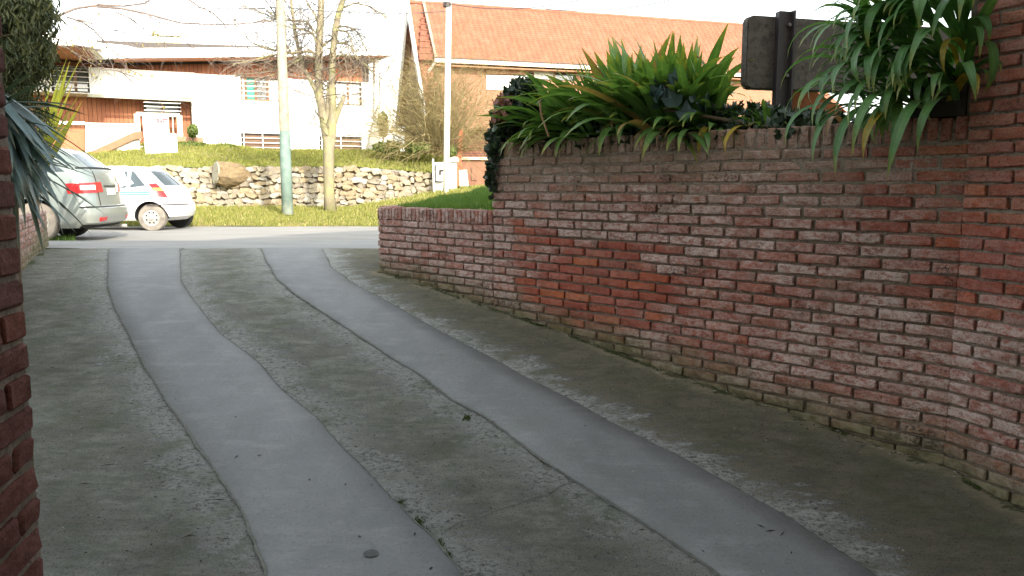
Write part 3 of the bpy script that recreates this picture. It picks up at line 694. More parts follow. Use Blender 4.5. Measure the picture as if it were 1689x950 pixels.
# windows
def window(fc, r, root, panes, nbars, frame=M_DK, off=-.14, mull=True):
    a, b, c, d = r; fr = MB()
    for p, q in (((a, c + .03), (b, c + .03)), ((a, d - .03), (b, d - .03))): fr.bar(fc.p(*p, off), fc.p(*q, off), .08, .06)
    for p, q in (((a + .03, c + .061), (a + .03, d - .061)), ((b - .03, c + .061), (b - .03, d - .061))): fr.bar(fc.p(*p, off), fc.p(*q, off), .06, .08)
    x = a; tot = sum(p[0] for p in panes); k = 0
    W = loc_build(fr, 'window', frame, root)
    for wd, m in panes:
        e = x + (b - a) * wd / tot; g = MB(); g.add([fc.p(x + .02, c + .05, off - .03), fc.p(e - .02, c + .05, off - .03), fc.p(e - .02, d - .05, off - .03), fc.p(x + .02, d - .05, off - .03)], [(0, 1, 2, 3)])
        g.v = [(q[0] - root.location.x, q[1] - root.location.y, q[2] - root.location.z) for q in g.v]; g.build('pane', m, W)
        if k and mull:
            g = MB(); g.bar(fc.p(x, c + .06, off + .002), fc.p(x, d - .06, off + .002), .07, .07); g.v = [(q[0] - root.location.x, q[1] - root.location.y, q[2] - root.location.z) for q in g.v]; g.build('mullion', M_BROWN, W)
        x = e; k += 1
    for i in range(nbars):
        z = c + (d - c) * (i + 1) / (nbars + 1); g = MB(); g.bar(fc.p(a, z, .03), fc.p(b, z, .03), .025, .025); g.v = [(q[0] - root.location.x, q[1] - root.location.y, q[2] - root.location.z) for q in g.v]; g.build('bar', M_BAR, W)
    return W
window(H1, wu, h1, [(.8, M_BLIND), (1.5, M_CURT), (1.8, M_GLASS), (2.2, M_BLIND)], 4, M_BROWN)
window(H1, wr_, h1, [(1, M_BLIND), (1, M_BLIND)], 4)
def louvred(r):
    a, b, c, d = r; W = window(H1, r, h1, [(1, M_GLASS), (1, M_GLASS)], 3)
    k = 7
    for i in range(k):
        z = c + .08 + (d - c - .16) * (i + .5) / k; g = MB(); g.bar(H1.p(a + .07, z, -.12), H1.p(b - .07, z, -.12), .08, .075)
        g.v = [(q[0] - h1.location.x, q[1] - h1.location.y, q[2] - h1.location.z) for q in g.v]; g.build('louvre_slat', M_LOUV, W)
    for s in ((a + b) / 2, a + .1):
        g = MB(); g.bar(H1.p(s, c, .035), H1.p(s, d, .035), .035, .03); g.v = [(q[0] - h1.location.x, q[1] - h1.location.y, q[2] - h1.location.z) for q in g.v]; g.build('bar', M_BAR, W)
louvred(wl1); louvred(wl2)
window(H1, wul, h1, [(1, M_GLASS), (1, M_GLASS), (1.2, M_GLASS)], 4)
mb = MB(); mb.add([H1.p(SL, 1.4, -1.26), H1.p(S325, 1.4, -1.26), H1.p(S325, ZB, -1.26), H1.p(SL, ZB, -1.26)], [(0, 1, 2, 3)]); loc_build(mb, 'recess_backing', M_DK, h1)
# entrance recess under the overhanging floor
boards(H1, SL, S325 - .16, 1.6, ZB, -1.2, 'entrance_cladding', h1, .15)
mb = slab(H1, [(145, 155), (323, 164), (323, 168), (145, 160)], .02, .10); loc_build(mb, 'drip_edge', simple('grey green metal trim', (.33, .34, .26), None, 8, .6), h1)
dr = rect(H1, 238, 168, 297, 193, -1.15); window(H1, dr, h1, [(1, M_GLASS), (1, M_GLASS)], 3, M_DK, -1.10)
gt = MB()
fr_ = rect(H1, 226, 189, 298, 232, -.2)
M_IVORY = simple('ivory painted metal', (.55, .52, .38), (.62, .60, .45), 8, .6, 0)
for s in (fr_[0], fr_[1]): gt.bar(H1.p(s, fr_[2], -.2), H1.p(s, fr_[3], -.2), .14, .1)
gt.bar(H1.p(fr_[0], fr_[3], -.2), H1.p(fr_[1], fr_[3], -.2), .1, .14)
for s in frange(fr_[0] + .1, fr_[1] - .1, .16): gt.bar(H1.p(s, fr_[2], -.2), H1.p(s, fr_[3], -.2), .035)
loc_build(gt, 'gate_screen', M_IVORY, h1)
# forecourt walls, stair rail and letter pillar
fw = thing('parapet_wall', 'white parapet wall with sloping brown handrail in front of the house entrance', 'wall', loc=H1.px(190, 235, 2.2))
loc_build(slab(H1, [(142, 203), (229, 205), (232, 268), (142, 268)], 2.0, 2.2), 'wall', M_WHITE, fw)
loc_build(slab(H1, [(144, 253), (151, 263), (222, 230), (236, 229), (236, 217), (221, 218)], 2.24, 2.36), 'handrail', simple('terracotta handrail', (.27, .115, .065), (.31, .14, .085), 6, .8), fw)
mb = slab(H1, [(142, 241), (236, 241), (236, 242.5), (142, 242.5)], 2.2, 2.22); loc_build(mb, 'ledge', M_WHITE, fw)
mb = MB()
for (x, y, wd) in ((147, 205.4, 1.6), (145, 207.4, 2.6), (150, 207.6, 2.8)): mb2 = slab(H1, [(x - wd, y - .8), (x + wd, y - .8), (x + wd, y + .8), (x - wd, y + .8)], 2.202, 2.215); mb.add(mb2.v, mb2.f)
loc_build(mb, 'house_number', M_DK, fw)
lp = thing('white_pillar', 'white stepped pillar with red lettering and an oval mark on the bank', 'pillar', loc=H1.px(255, 260, 3.4))
loc_build(slab(H1, [(235, 194), (277, 195), (279, 221), (291, 222), (293, 264), (241, 263)], 3.0, 3.4), 'pillar_body', M_WHITE, lp)
M_RED = simple('crimson paint', (.20, .005, .02), (.26, .01, .03), 9, .6, 0)
def text(fc, body, px0, py, size, off, mat, root, width=None):
    cu = bpy.data.curves.new('lettering', 'FONT'); cu.body = body; cu.size = size; cu.extrude = .006; cu.offset = .008; cu.align_x = 'CENTER'; cu.align_y = 'CENTER'
    cu.materials.append(mat); o = bpy.data.objects.new('lettering', cu); C.objects.link(o); o.parent = root
    p = fc.px(px0, py, off) - root.location; o.location = p; o.rotation_euler = (PI / 2, 0, fc.rot); o.scale = (.62, 1, 1); return o
text(H1, 'CRAFT', 265, 200.5, .23, 3.408, M_RED, lp)
mb = MB(); c = H1.px(258, 227, 3.41); ring = [c + Vector((H1.u.x * math.cos(a) * .145, H1.u.y * math.cos(a) * .145, math.sin(a) * .105)) for a in frange(0, 2 * PI, .35)]; mb.tube(ring, .018, 5, cap=False)
mb.bar(c + Vector((H1.u.x * -.08, H1.u.y * -.08, .05)), c + Vector((H1.u.x * .08, H1.u.y * .08, -.05)), .03, .015); loc_build(mb, 'oval_mark', simple('grey mark', (.13, .12, .09), None, 9, .7, 0), lp)
# left lower garage part with brown door
loc_build(slab(H1, [(60, 210), (141, 211), (141, 262), (60, 262)], 1.6, 1.75), 'garage_door', M_BOARD, h1)
loc_build(slab(H1, [(60, 200), (141, 202), (141, 207), (60, 205)], 1.6, 2.0), 'canopy_edge', M_WHITE, h1)
pl = tag(loc_build(slab(H1, [(292, 226), (334, 228), (334, 236), (292, 236)], -.1, .5), 'planter_wall', simple('brown brick planter', (.30, .16, .10), (.38, .22, .15), 9, .9), h1), None)
# right end: white column and leaning buttress
loc_build(slab(H1, [(614.5, 97), (621.5, 97), (621, 250), (615, 250)], -.1, .3), 'column', M_WHITE, h1)
loc_build(slab(H1, [(663, -40), (670, -40), (658, 85), (651, 165), (642, 250), (622, 250), (623, 122), (634, 122), (650, 92), (657, 50)], -.3, .15), 'leaning_fin', M_WHITE, h1)
loc_build(slab(H1, [(602, 252), (621, 174), (622.5, 174), (622.5, 252)], .31, .6), 'buttress', simple('shaded side render', (.33, .33, .29), (.40, .40, .35), 5, .9), h1)  # grey colour stands for the shaded side of the white buttress
# roof light housing and mast
q = H1.px(272, 62, -5)
mb = MB()
rfz = roofz(1.5, -5)
mb = slab(H1, [(244, 62), (301, 62), (301, 71), (244, 71)], -4.6, -5.4); loc_build(mb, 'roof_light', simple('yellowed roof box', (.55, .48, .22), (.62, .56, .32), 6, .8), h1)
mb = slab(H1, [(250, 51), (299, 53), (299, 57), (250, 55)], -4.6, -5.4); 
m2 = slab(H1, [(254, 55), (259, 55), (259, 62), (254, 62)], -4.7, -4.9); mb.add(m2.v, m2.f); m2 = slab(H1, [(287, 56), (291, 56), (291, 62), (287, 62)], -4.7, -4.9); mb.add(m2.v, m2.f)
m2 = slab(H1, [(262, 55), (297, 57), (297, 59), (262, 58)], -4.5, -4.55); mb.add(m2.v, m2.f)
loc_build(mb, 'roof_light_lid', simple('yellowed roof lid', (.5, .45, .25), (.6, .55, .35), 6, .8), h1)
mb = MB(); mb.bar(H1.px(300, 72, -4.5), H1.px(298, 8, -4.5), .05); loc_build(mb, 'mast', M_BAR, h1)

# ---------------------------------------------------------------- house with the steep clay tile roof
def tile_mat():
    n = NT('clay roof tiles'); P = n.pos(); r = n.geo.outputs['Random Per Island']
    c = n.ramp(n.noise(P, 2.3, 5, .7), [(.3, (.19, .072, .044)), (.5, (.225, .090, .055)), (.72, (.27, .12, .078))])
    c = n.mix(n.ramp(n.noise(P, 9, 4, .7), [(.5, 0.), (.7, .4)]), c, (.25, .09, .05))
    return n.done(c, .8, n.bump(n.noise(P, 30, 3), .2, .005), 0, .25)
M_TILE = tile_mat(); M_RBRICK = None
def smallbrick():
    n = NT('orange house brick'); v = n.obj(); m = n.n('Mapping'); m.inputs['Rotation'].default_value = (PI / 2, 0, 0); n.l(v, m.inputs[0])
    b = n.n('TexBrick'); b.inputs['Scale'].default_value = 3.6; b.inputs['Color1'].default_value = (.20, .085, .05, 1); b.inputs['Color2'].default_value = (.25, .115, .07, 1); b.inputs['Mortar'].default_value = (.29, .20, .14, 1); b.inputs['Mortar Size'].default_value = .022
    n.l(m.outputs[0], b.inputs['Vector']); c = n.mix(n.ramp(n.noise(n.pos(), 2, 4), [(.4, 0.), (.7, .5)]), b.outputs[0], (.27, .15, .098))
    return n.done(c, .9, n.bump(b.outputs['Fac'], -.4, .01), 0, .15)
M_RBRICK = smallbrick()
RX = at(675, 4, 38.6); RU = Vector((.9535, .3015)); H2 = Face((RX.x, RX.y), (RX.x + RU.x * 10, RX.y + RU.y * 10))   # ridge line
h2 = thing('house', 'brick house with a big orange clay tile roof and white bargeboard', 'house', loc=H2.p(6, .9, 2.5))
ZR = RX.z
def tiled(name, s0, s1, o0, z0, o1, z1, rows, pitch=.27, cutl=0, cutr=0):
    """tile courses from the ridge line (o0,z0) down to the eave (o1,z1); each course laps over the next, with rolls along it"""
    mb = MB(); d = Vector((o1 - o0, z1 - z0)); L_ = d.length; nrm = Vector((-(z1 - z0), (o1 - o0))).normalized()
    for i in range(rows):
        a, b = i / rows, (i + 1.12) / rows
        sa, sb = s0 + cutl * a, s1 + cutr * a; n = int((sb - sa) / pitch) * 4
        vs = []
        for t, lift in ((a, .0), (min(b, 1.02), .085)):
            for j in range(n + 1):
                s = sa + (sb - sa) * j / n; ro = (0, .028, .034, .012)[j % 4]
                o = o0 + d.x * t + nrm.x * (lift + ro); z = z0 + d.y * t + nrm.y * (lift + ro) + .006 * nz(s, i, 0, .9); vs.append(H2.p(s, z, o))
        for j in range(n + 1):
            v = vs[n + 1 + j]; vs.append(v + Vector((0, 0, -.09)))
        m = n + 1
        mb.add(vs, [(j, j + 1, m + j + 1, m + j) for j in range(n)] + [(m + j, m + j + 1, 2 * m + j + 1, 2 * m + j) for j in range(n)])
    o = loc_build(mb, name, M_TILE, h2, fix=False); return o
S1 = H2.sz(742, 60)[0]
def sol(px, py, o):    # s where a pixel meets offset plane o
    return H2.sz(px, py, o)[0]
sL = sol(722, 50, 1.2)
EO, EZ = 2.75, 6.5
tiled('main_roof', sL - .45, 19.4, 0, ZR, EO, EZ, 24)['kind'] = 'stuff'
tiled('side_roof', .0, sL - .42, 0, ZR - .08, 3.75, 3.7, 30, .25)['kind'] = 'stuff'
mb = MB(); mb.tube([H2.p(s, ZR + .03 + .015 * nz(s, 0, 0, 2), 0) for s in frange(0, 19.4, .4)], .10, 8); loc_build(mb, 'ridge_tiles', M_TILE, h2)
# hip at the far right
mb = MB(); mb.add([H2.p(19.4, ZR, 0), H2.p(19.4, EZ, EO), H2.p(22.0, EZ - 1.9, EO + 1.2), H2.p(21.6, EZ - 2.2, -2.5)], [(0, 1, 2), (0, 2, 3)]); loc_build(mb, 'hip_roof', M_TILE, h2)
# back slope so the roof is solid
mb = MB(); mb.add([H2.p(0, ZR - .1, 0), H2.p(19.4, ZR - .1, 0), H2.p(20, 4, -4.5), H2.p(0, 4, -4.5)], [(0, 1, 2, 3)]); loc_build(mb, 'back_roof', M_TILE, h2)
# louvred cheek between the two slopes
sc_ = sL - .43; M_DRED = simple('dull red louvre', (.15, .055, .035), (.20, .08, .05), 6, .8)
for i in range(9):
    t0 = .06 + i * .105; o_a = EO * t0; z_a = ZR + (EZ - ZR) * t0
    wtop = .08 + .075 * i
    mb = MB(); P = H2.p(sc_ - .04, z_a - .04, o_a); q = H2.p(sc_ - .04 - wtop, z_a - .04, o_a + .02)
    mb.bar(P, q, .10, .05); mb.bar(P - Vector((0, 0, .17)), q - Vector((0, 0, .17)), .03, .26); loc_build(mb, 'louvre_slat', M_DRED, h2)
mb = MB(); mb.bar(H2.p(sc_, ZR + .05, .05), H2.p(sc_, EZ, EO + .03), .12, .12); loc_build(mb, 'roof_flashing', simple('weathered flashing', (.28, .18, .14), None, 8, .8), h2)
# bargeboard, gable wall
mb = MB(); mb.bar(H2.p(-.1, ZR + .08, .0), H2.p(-.1, 3.8, 3.82), .13, .28); loc_build(mb, 'bargeboard', M_BAR, h2)
mb = MB(); mb.bar(H2.p(-.1, ZR + .08, .0), H2.p(-.1, 3.8, -3.82), .13, .28); loc_build(mb, 'bargeboard', M_BAR, h2)
mb = MB(); P = [H2.p(.25, ZR - .35, 0), H2.p(.25, 3.6, 3.4), H2.p(.25, .8, 3.4), H2.p(.25, .8, -3.4), H2.p(.25, 3.6, -3.4)]; mb.prism(P, Vector((H2.u.x, H2.u.y, 0)) * .2); loc_build(mb, 'gable_wall', simple('brown gable boards', (.24, .13, .09), (.31, .18, .13), 6, .85), h2)
# front wall under the main eave
fo = EO - .55
loc_build(holed(H2, sL - .5, 19.4, .7, EZ + .1, [rect(H2, 846, 116, 950, 132, fo)], .25, fo), 'front_wall', M_RBRICK, h2, fix=False)
mb = MB(); mb.bar(H2.p(sL - .5, EZ - .10, EO + .05), H2.p(19.4, EZ - .10, EO + .05), .14, .16); loc_build(mb, 'gutter', simple('cream gutter', (.62, .50, .38), None, 8, .6), h2)
mb = MB(); mb.bar(H2.p(sL - .52, EZ + .02, EO + .09), H2.p(19.4, EZ + .02, EO + .09), .05, .05); loc_build(mb, 'gutter_edge', M_DK, h2)
mb = MB(); mb.bar(H2.p(sL - .45, EZ - .16, EO + .02), H2.p(sL - .75, EZ - .62, EO - .5), .09); mb.bar(H2.p(sL - .75, EZ - .62, EO - .5), H2.p(sL - .75, 1, EO - .5), .09); loc_build(mb, 'downpipe', M_BAR, h2)
mb = MB(); mb.bar(H2.p(sL - .5, EZ - .28, fo + .28), H2.p(19.4, EZ - .28, fo + .28), .5, .06); loc_build(mb, 'eave_soffit', M_BROWN, h2)
window(Face(H2.p(0, 0, fo)[:2], H2.p(5, 0, fo)[:2]), rect(H2, 846, 116, 950, 132, fo), h2, [(1, M_GLASS), (1, M_BLIND), (1, M_GLASS)], 0, M_DK)
loc_build(slab(H2, [(802, 124), (868, 126), (868, 150), (802, 148)], fo + .003, fo + .05), 'white_panel', M_BAR, h2)
loc_build(slab(H2, [(800, 112), (872, 116), (870, 124), (802, 122)], fo + .003, fo + .12), 'lintel_board', M_BROWN, h2)
# lower entry: cornice, louvred shutter, sill, plinth; porch shade put into the slat and plinth colours
lo_ = 4.2
loc_build(slab(H2, [(766, 206), (826, 208), (826, 214), (766, 212)], lo_, lo_ + .35), 'cornice', M_RBRICK, h2)
loc_build(slab(H2, [(742, 214), (826, 214), (826, 262), (742, 262)], lo_ - .3, lo_ - .2), 'shutter_back', simple('dark red timber', (.11, .045, .035), (.15, .06, .045), 6, .8), h2)
for i in range(11):
    y = 217 + i * 4.1; mb = slab(H2, [(746, y), (826, y), (826, y + 2.6), (746, y + 2.6)], lo_ - .2, lo_ - .14); loc_build(mb, 'shutter_slat', simple('porch shade red slat', (.10, .034, .025), (.14, .05, .035), 6, .8) if i == 0 else bpy.data.materials['porch shade red slat'], h2)
loc_build(slab(H2, [(742, 259), (826, 260), (826, 264), (742, 263)], lo_ - .18, lo_ + .15), 'sill', simple('pale sill', (.60, .48, .36), None, 8, .7), h2)
loc_build(slab(H2, [(742, 264), (826, 265), (826, 318), (742, 318)], lo_ - .3, lo_ - .05), 'plinth', simple('porch shade brown plinth', (.15, .07, .045), (.20, .10, .065), 3, .85), h2)
loc_build(slab(H2, [(777, 277), (786, 277), (786, 297), (777, 297)], lo_ - .045, lo_ + .02), 'hatch', simple('dark hatch', (.14, .07, .045), None, 8, .8), h2)
rp = tag(MB().bar(at(761, 214, 27), at(756, 312, 27), .13).bar(at(757, 310, 27), at(762, 316, 26.6), .3, .1).build('timber_post', simple('red stained timber', (.34, .12, .06), (.42, .17, .09), 8, .8)), 'leaning red brown timber post beside the white meter pillar', 'post')
wp = tag(MB().prism([at(757, 281, 26), at(770, 280, 26), at(773, 311, 26), at(759, 311, 26)], (0, .06, 0)).build('white_board', M_BAR), 'plain white board leaning beside the red timber post', 'board')
# meter pillar
mp = thing('meter_pillar', 'white street pillar with a meter box beside the thin white pole', 'pillar', loc=at(733, 322, 24))
mb = MB(); mb.prism([at(715, 268, 23.9), at(752, 267, 23.9), at(752, 328, 23.9), at(715, 328, 23.9)], (0, .4, 0)); loc_build(mb, 'pillar_body', M_WHITE, mp)
mb = MB(); mb.prism([at(740, 260, 23.8), at(755, 260, 23.8), at(755, 266.5, 23.8), at(740, 266.5, 23.8)], (0, .5, 0)); loc_build(mb, 'cap', simple('cream cap', (.62, .56, .42), None, 8, .7), mp)
mb = MB(); mb.prism([at(718.5, 272, 23.82), at(731, 272, 23.82), at(731, 299, 23.82), at(718.5, 299, 23.82)], (0, .078, 0)); bx = loc_build(mb, 'meter_box', simple('pale grey box', (.55, .55, .55), None, 8, .6), mp)
mb = MB(); mb.bar(at(718, 299.5, 23.8), at(731.5, 299.5, 23.8), .03); mb.bar(at(718, 272, 23.8), at(718, 299, 23.8), .02); mb.bar(at(725, 281, 23.8), at(731, 281, 23.8), .05); mb.bar(at(726, 282, 23.8), at(726, 288, 23.8), .05)
mb.v = [(x - mp.location.x, y - mp.location.y, z - mp.location.z) for x, y, z in mb.v]; mb.build('box_trim', M_DK, bx)
mb = MB(); mb.bar(at(714.5, 262, 23.7), at(716, 326, 23.7), .05); loc_build(mb, 'thin_post', M_BAR, mp)
# ---------------------------------------------------------------- plants
def leaf_mat(name, a, b, tip=None, tipc=(.45, .33, .05), gloss=.42, trans=.30, rnd='object', dry=None):
    n = NT(name); v = n.obj()
    if rnd == 'object': oi = n.n('ObjectInfo'); r = oi.outputs['Random']
    else: r = (n.pos() and n.geo).outputs['Random Per Island']
    c = n.mix(r, a, b)
    if tip:
        uv = n.n('UVMap'); u = n.sep(uv.outputs[0]); t = n.math('ADD', u[0], n.math('MULTIPLY', n.math('SUBTRACT', n.math('FRACT', n.math('MULTIPLY', r, 9.7)), .6), tip))
        c = n.mix(n.ramp(t, [(.82, 0.), (1.02, 1.)]), c, tipc)
        if dry: c = n.mix(n.ramp(n.math('FRACT', n.math('MULTIPLY', r, 31.3)), [(.972, 0.), (.978, 1.)], 'LINEAR'), c, dry)
        c = n.mix(n.ramp(n.math('ABSOLUTE', n.math('SUBTRACT', u[1], .5)), [(.0, .35), (.16, 0.)]), c, tuple(min(1, x * 1.7) for x in b))
    c = n.mix(n.ramp(n.noise(n.pos(), 30, 3), [(.35, .35), (.6, 0.)]), c, tuple(x * .6 for x in a))
    n.done(c, gloss, None, 0, .4)
    if trans:
        tr = n.n('BsdfTranslucent'); ms = n.n('MixShader'); ms.inputs[0].default_value = trans
        n.l(n.mix(1, c, (1.5, 1.5, .7), 'MULTIPLY'), tr.inputs[0]); n.l(n.b.outputs[0], ms.inputs[1]); n.l(tr.outputs[0], ms.inputs[2]); n.l(ms.outputs[0], n.out.inputs[0])
    return n.mat
def strap(seed, length, width, e0, bend, mat, fold=.25, twist=.0, sword=False, name='leaf'):
    """one strap leaf from the origin along +x, rising at e0 and bending over"""
    r = random.Random(seed); N = 11; x = z = 0; a = e0; P = []; st = length / N
    for i in range(N + 1):
        t = i / N; P.append((x, z, a, t)); a -= bend * (t ** .8) * 1.6 / N * (1 + .25 * math.sin(seed + i)); x += math.cos(a) * st; z += math.sin(a) * st
    vs = []; uv = []; sidew = r.uniform(-.05, .05) * length
    for (x, z, a, t) in P:
        wd = width * (.62 + .5 * math.sin(PI * min(1, t * 1.05) ** .8)) if not sword else width * (.55 + .6 * math.sin(PI * min(1, t + .12) ** .9))
        wd *= 1 if t < .72 else max(.02, (1 - ((t - .72) / .28) ** 1.7)); nx, nz_ = -math.sin(a), math.cos(a); y = sidew * t * t; tw = twist * t
        for k, (oy, of) in enumerate(((-1, fold), (0, 0), (1, fold))):
            vs.append((x + nx * wd * .5 * (abs(oy) * fold + oy * tw), y + oy * wd * .5, z + nz_ * wd * .5 * (abs(oy) * fold + oy * tw))); uv.append((t, k / 2))
    fs = []
    for i in range(N):
        for k in range(2): fs.append((3 * i + k, 3 * i + k + 1, 3 * i + k + 4, 3 * i + k + 3))
    me = bpy.data.meshes.new(name); me.from_pydata(vs, [], fs); me.materials.append(mat); ul = me.uv_layers.new(name='UVMap')
    for l in me.loops: ul.data[l.index].uv = uv[l.vertex_index]
    me.polygons.foreach_set('use_smooth', [True] * len(me.polygons)); return me
M_AGA = leaf_mat('strap leaf green', (.085, .185, .050), (.150, .275, .075), tip=.10, tipc=(.38, .36, .06), dry=(.42, .26, .10))
M_AGA2 = leaf_mat('strap leaf deep green', (.072, .185, .058), (.130, .270, .085), tip=.06, tipc=(.36, .33, .08), dry=(.40, .28, .03))
def bank_of(mat, n, seed, L0, L1, W0, W1, E0, E1, B0, B1, **k):
    r = random.Random(seed); return [strap(seed * 50 + i, r.uniform(L0, L1), r.uniform(W0, W1), r.uniform(E0, E1), r.uniform(B0, B1), mat, twist=r.uniform(-.25, .25), **k) for i in range(n)]
UP = bank_of(M_AGA, 9, 1, .46, .60, .046, .058, 1.15, 1.45, .25, .9)
MID = bank_of(M_AGA, 10, 2, .50, .66, .044, .056, .75, 1.15, .8, 1.7)
OUT_ = bank_of(M_AGA, 9, 3, .45, .62, .042, .054, .35, .75, 1.2, 2.3)
def clump(root, spec, r, az0=0, azs=PI, scale=1):
    """spec: list of (mesh bank, count); azimuths spread azs either side of az0"""
    for bank, cnt in spec:
        for i in range(cnt):
            az = az0 + r.uniform(-1, 1) * azs; rad = r.uniform(0, .07)
            k = r.uniform(.78, 1.12) * scale
            link('leaf', r.choice(bank), root, (rad * math.cos(az), rad * math.sin(az), r.uniform(-.03, .03)), (r.uniform(-.25, .25), r.uniform(-.12, .12), az), (k, k, k))
rr = random.Random(31)
LEFT = math.atan2(WALL.u.y, WALL.u.x); FRONT = math.atan2(WALL.n.y, WALL.n.x)
spots = [(3.12, .34, .85), (3.02, .26, 1.02), (2.86, .50, 1.20), (2.68, .24, 1.05), (2.52, .48, 1.22), (2.36, .28, 1.10), (2.20, .55, 1.20), (2.04, .26, 1.05), (1.98, .46, 1.06), (1.86, .27, .95), (2.08, .58, 1.02), (1.70, .28, .80), (1.26, .30, .42)]
names = ['leftmost, leaning out over the ivy', 'second from the ivy, lying low', 'rear clump just right of the ivy', 'third from the ivy, arching over the coping', 'rear clump, upright blades left of centre', 'front clump beside a dry flower stalk', 'tall rear clump near the middle', 'front clump with yellow leaf over coping', 'tallest rear clump against the tiled roof', 'front clump behind the blue green plant', 'tall rear clump left of the board', 'front clump right of the blue plant', 'rightmost, below the left end of the board']
for i, (s, d, k) in enumerate(spots):
    p = WALL.p(s, 1.19, -d)
    t = thing('strap_leaf_plant', 'green strap leaved plant: ' + names[i], 'plant', 'strap leaved plants along the wall top', p)
    k *= 1.28
    if i < 4: clump(t, [(MID, 20), (OUT_, 18), (UP, 8)], rr, LEFT + .45, 1.35, k)
    elif d < .35: clump(t, [(UP, 12), (MID, 26), (OUT_, 18)], rr, FRONT - .35 if i < 9 else LEFT + .6, 1.9, k)
    else: clump(t, [(UP, 40), (MID, 26)], rr, LEFT + .5, 2.2, k)
# single hanging and yellowed leaves over the coping
M_YEL = leaf_mat('yellowed strap leaf', (.42, .30, .04), (.50, .36, .06), tip=.1, tipc=(.5, .3, .05)); M_DRYL = leaf_mat('dry tan leaf', (.38, .22, .12), (.46, .30, .18), tip=.1, tipc=(.3, .18, .1), trans=.1)
# big clump over the corner, rooted in a dark planter box
M_BOX = simple('dark stained planter box', (.020, .016, .014), (.04, .032, .028), 12, .7, .4, 40)
pb = thing('planter_box', 'dark planter box fixed in the corner of the wall under drooping leaves', 'planter', loc=WALL.p(.25, 1.26, -.1))
mb = MB(); 
for (a, b, c, d, e, f) in ((.02, .30, -.26, -.24, 1.258, 1.47), (.02, .30, -.035, -.01, 1.258, 1.47), (.02, .04, -.24, -.036, 1.258, 1.47), (.28, .30, -.24, -.036, 1.258, 1.47), (.04, .28, -.24, -.036, 1.26, 1.30)):
    mb.prism([WALL.p(a, e, c), WALL.p(b, e, c), WALL.p(b, f, c), WALL.p(a, f, c)], Vector((WALL.n.x, WALL.n.y, 0)) * (d - c))
loc_build(mb, 'box', M_BOX, pb)
mb = MB(); mb.prism([WALL.p(.042, 1.302, -.238), WALL.p(.278, 1.302, -.238), WALL.p(.278, 1.45, -.238), WALL.p(.042, 1.45, -.238)], Vector((WALL.n.x, WALL.n.y, 0)) * .2); loc_build(mb, 'soil', M_SOIL, pb)
DR = bank_of(M_AGA2, 12, 5, .46, .66, .046, .060, .1, .9, 2.2, 3.2)
DR2 = bank_of(M_AGA2, 8, 6, .48, .62, .044, .056, .9, 1.3, 1.2, 2.2); 
cp = thing('strap_leaf_plant', 'large drooping deep green strap leaved plant spilling from the dark planter in the corner', 'plant', 'strap leaved plants along the wall top', WALL.p(.30, 1.50, -.05))
r2 = random.Random(8)
for i in range(170):
    az = FRONT + r2.uniform(-1.35, .2); k = r2.uniform(.72, .98); bank = DR if r2.random() < .8 else DR2
    so_ = r2.uniform(-.26, .26); k *= 1.0; p = Vector((WALL.u.x * so_, WALL.u.y * so_, r2.uniform(-.24, .34)))
    if so_ < -.15: az = FRONT + r2.uniform(-.9, .9)
    link('leaf', r2.choice(bank), cp, p, (r2.uniform(-.2, .2), r2.uniform(-.15, .1), az), (k, k, k))
LH = bank_of(M_AGA2, 5, 16, .66, .80, .046, .056, -.2, .2, 1.7, 2.1)
for so_, az, k in ((.16, -.1, .95), (.10, .15, 1.0), (-.02, -.2, .9), (-.10, .1, 1.05), (-.2, .0, .85), (.24, -.35, .8), (.05, .3, .8)): link('leaf', r2.choice(LH), cp, (WALL.u.x * so_ + WALL.n.x * .05, WALL.u.y * so_ + WALL.n.y * .05, -.14), (0, r2.uniform(.0, .2), FRONT + az), (k, k, k))
YL = bank_of(M_YEL, 3, 7, .40, .52, .036, .042, .9, 1.1, 2.6, 3.2)
for az, so_, k in ((FRONT - 1.2, -.15, .8), (FRONT - .1, -.22, .7)): link('leaf', YL[0], cp, (WALL.u.x * so_, WALL.u.y * so_, 0), (0, 0, az), (k, k, k))['label'] = 'yellowed leaf'
DL = bank_of(M_YEL, 3, 9, .38, .46, .034, .042, .3, .5, 2.6, 3.0)
TL = bank_of(M_DRYL, 3, 10, .34, .42, .03, .036, .3, .6, 2.6, 3.2)
for s, m, nm in ((1.62, DL[0], 'yellowed leaf'), (1.30, DL[1], 'yellowed leaf'), (2.75, DL[2], 'yellowed leaf'), (.74, TL[0], 'dry tan leaf'), (2.1, TL[1], 'dry tan leaf'), (3.1, TL[2], 'dry tan leaf'), (1.9, TL[0], 'dry tan leaf')):
    own_ = min([o for o in C.objects if o.name.startswith('strap_leaf_plant')], key=lambda o: (o.location - WALL.p(s, 1.19, -.25)).length)
    l = link('leaf', m, own_, WALL.p(s, 1.25, -.20) - own_.location, (0, 0, FRONT + rr.uniform(-.3, .3))); l['label'] = nm
# upper shrub above the planter against the house wall
sh = thing('strap_leaf_plant', 'upright green leaves standing above the planter against the house wall', 'plant', 'strap leaved plants along the wall top', GAR.p(-.02, 1.86, -.30))
r2 = random.Random(18)
for i in range(34):
    az = LEFT + r2.uniform(-1.4, 1.9); k = r2.uniform(.6, .95)
    link('leaf', r2.choice(MID + OUT_ + DR2), sh, (r2.uniform(-.08, .08), r2.uniform(-.08, .08), r2.uniform(-.1, .2)), (r2.uniform(-.2, .2), r2.uniform(-.3, .3), az), (k, k, k))
st = MB(); st.tube([GAR.p(-.02, 1.17, -.30) - sh.location, GAR.p(-.02, 1.86, -.30) - sh.location], .035, 7); st.build('stem', simple('plant stem', (.12, .09, .05), None, 9, .9), sh)

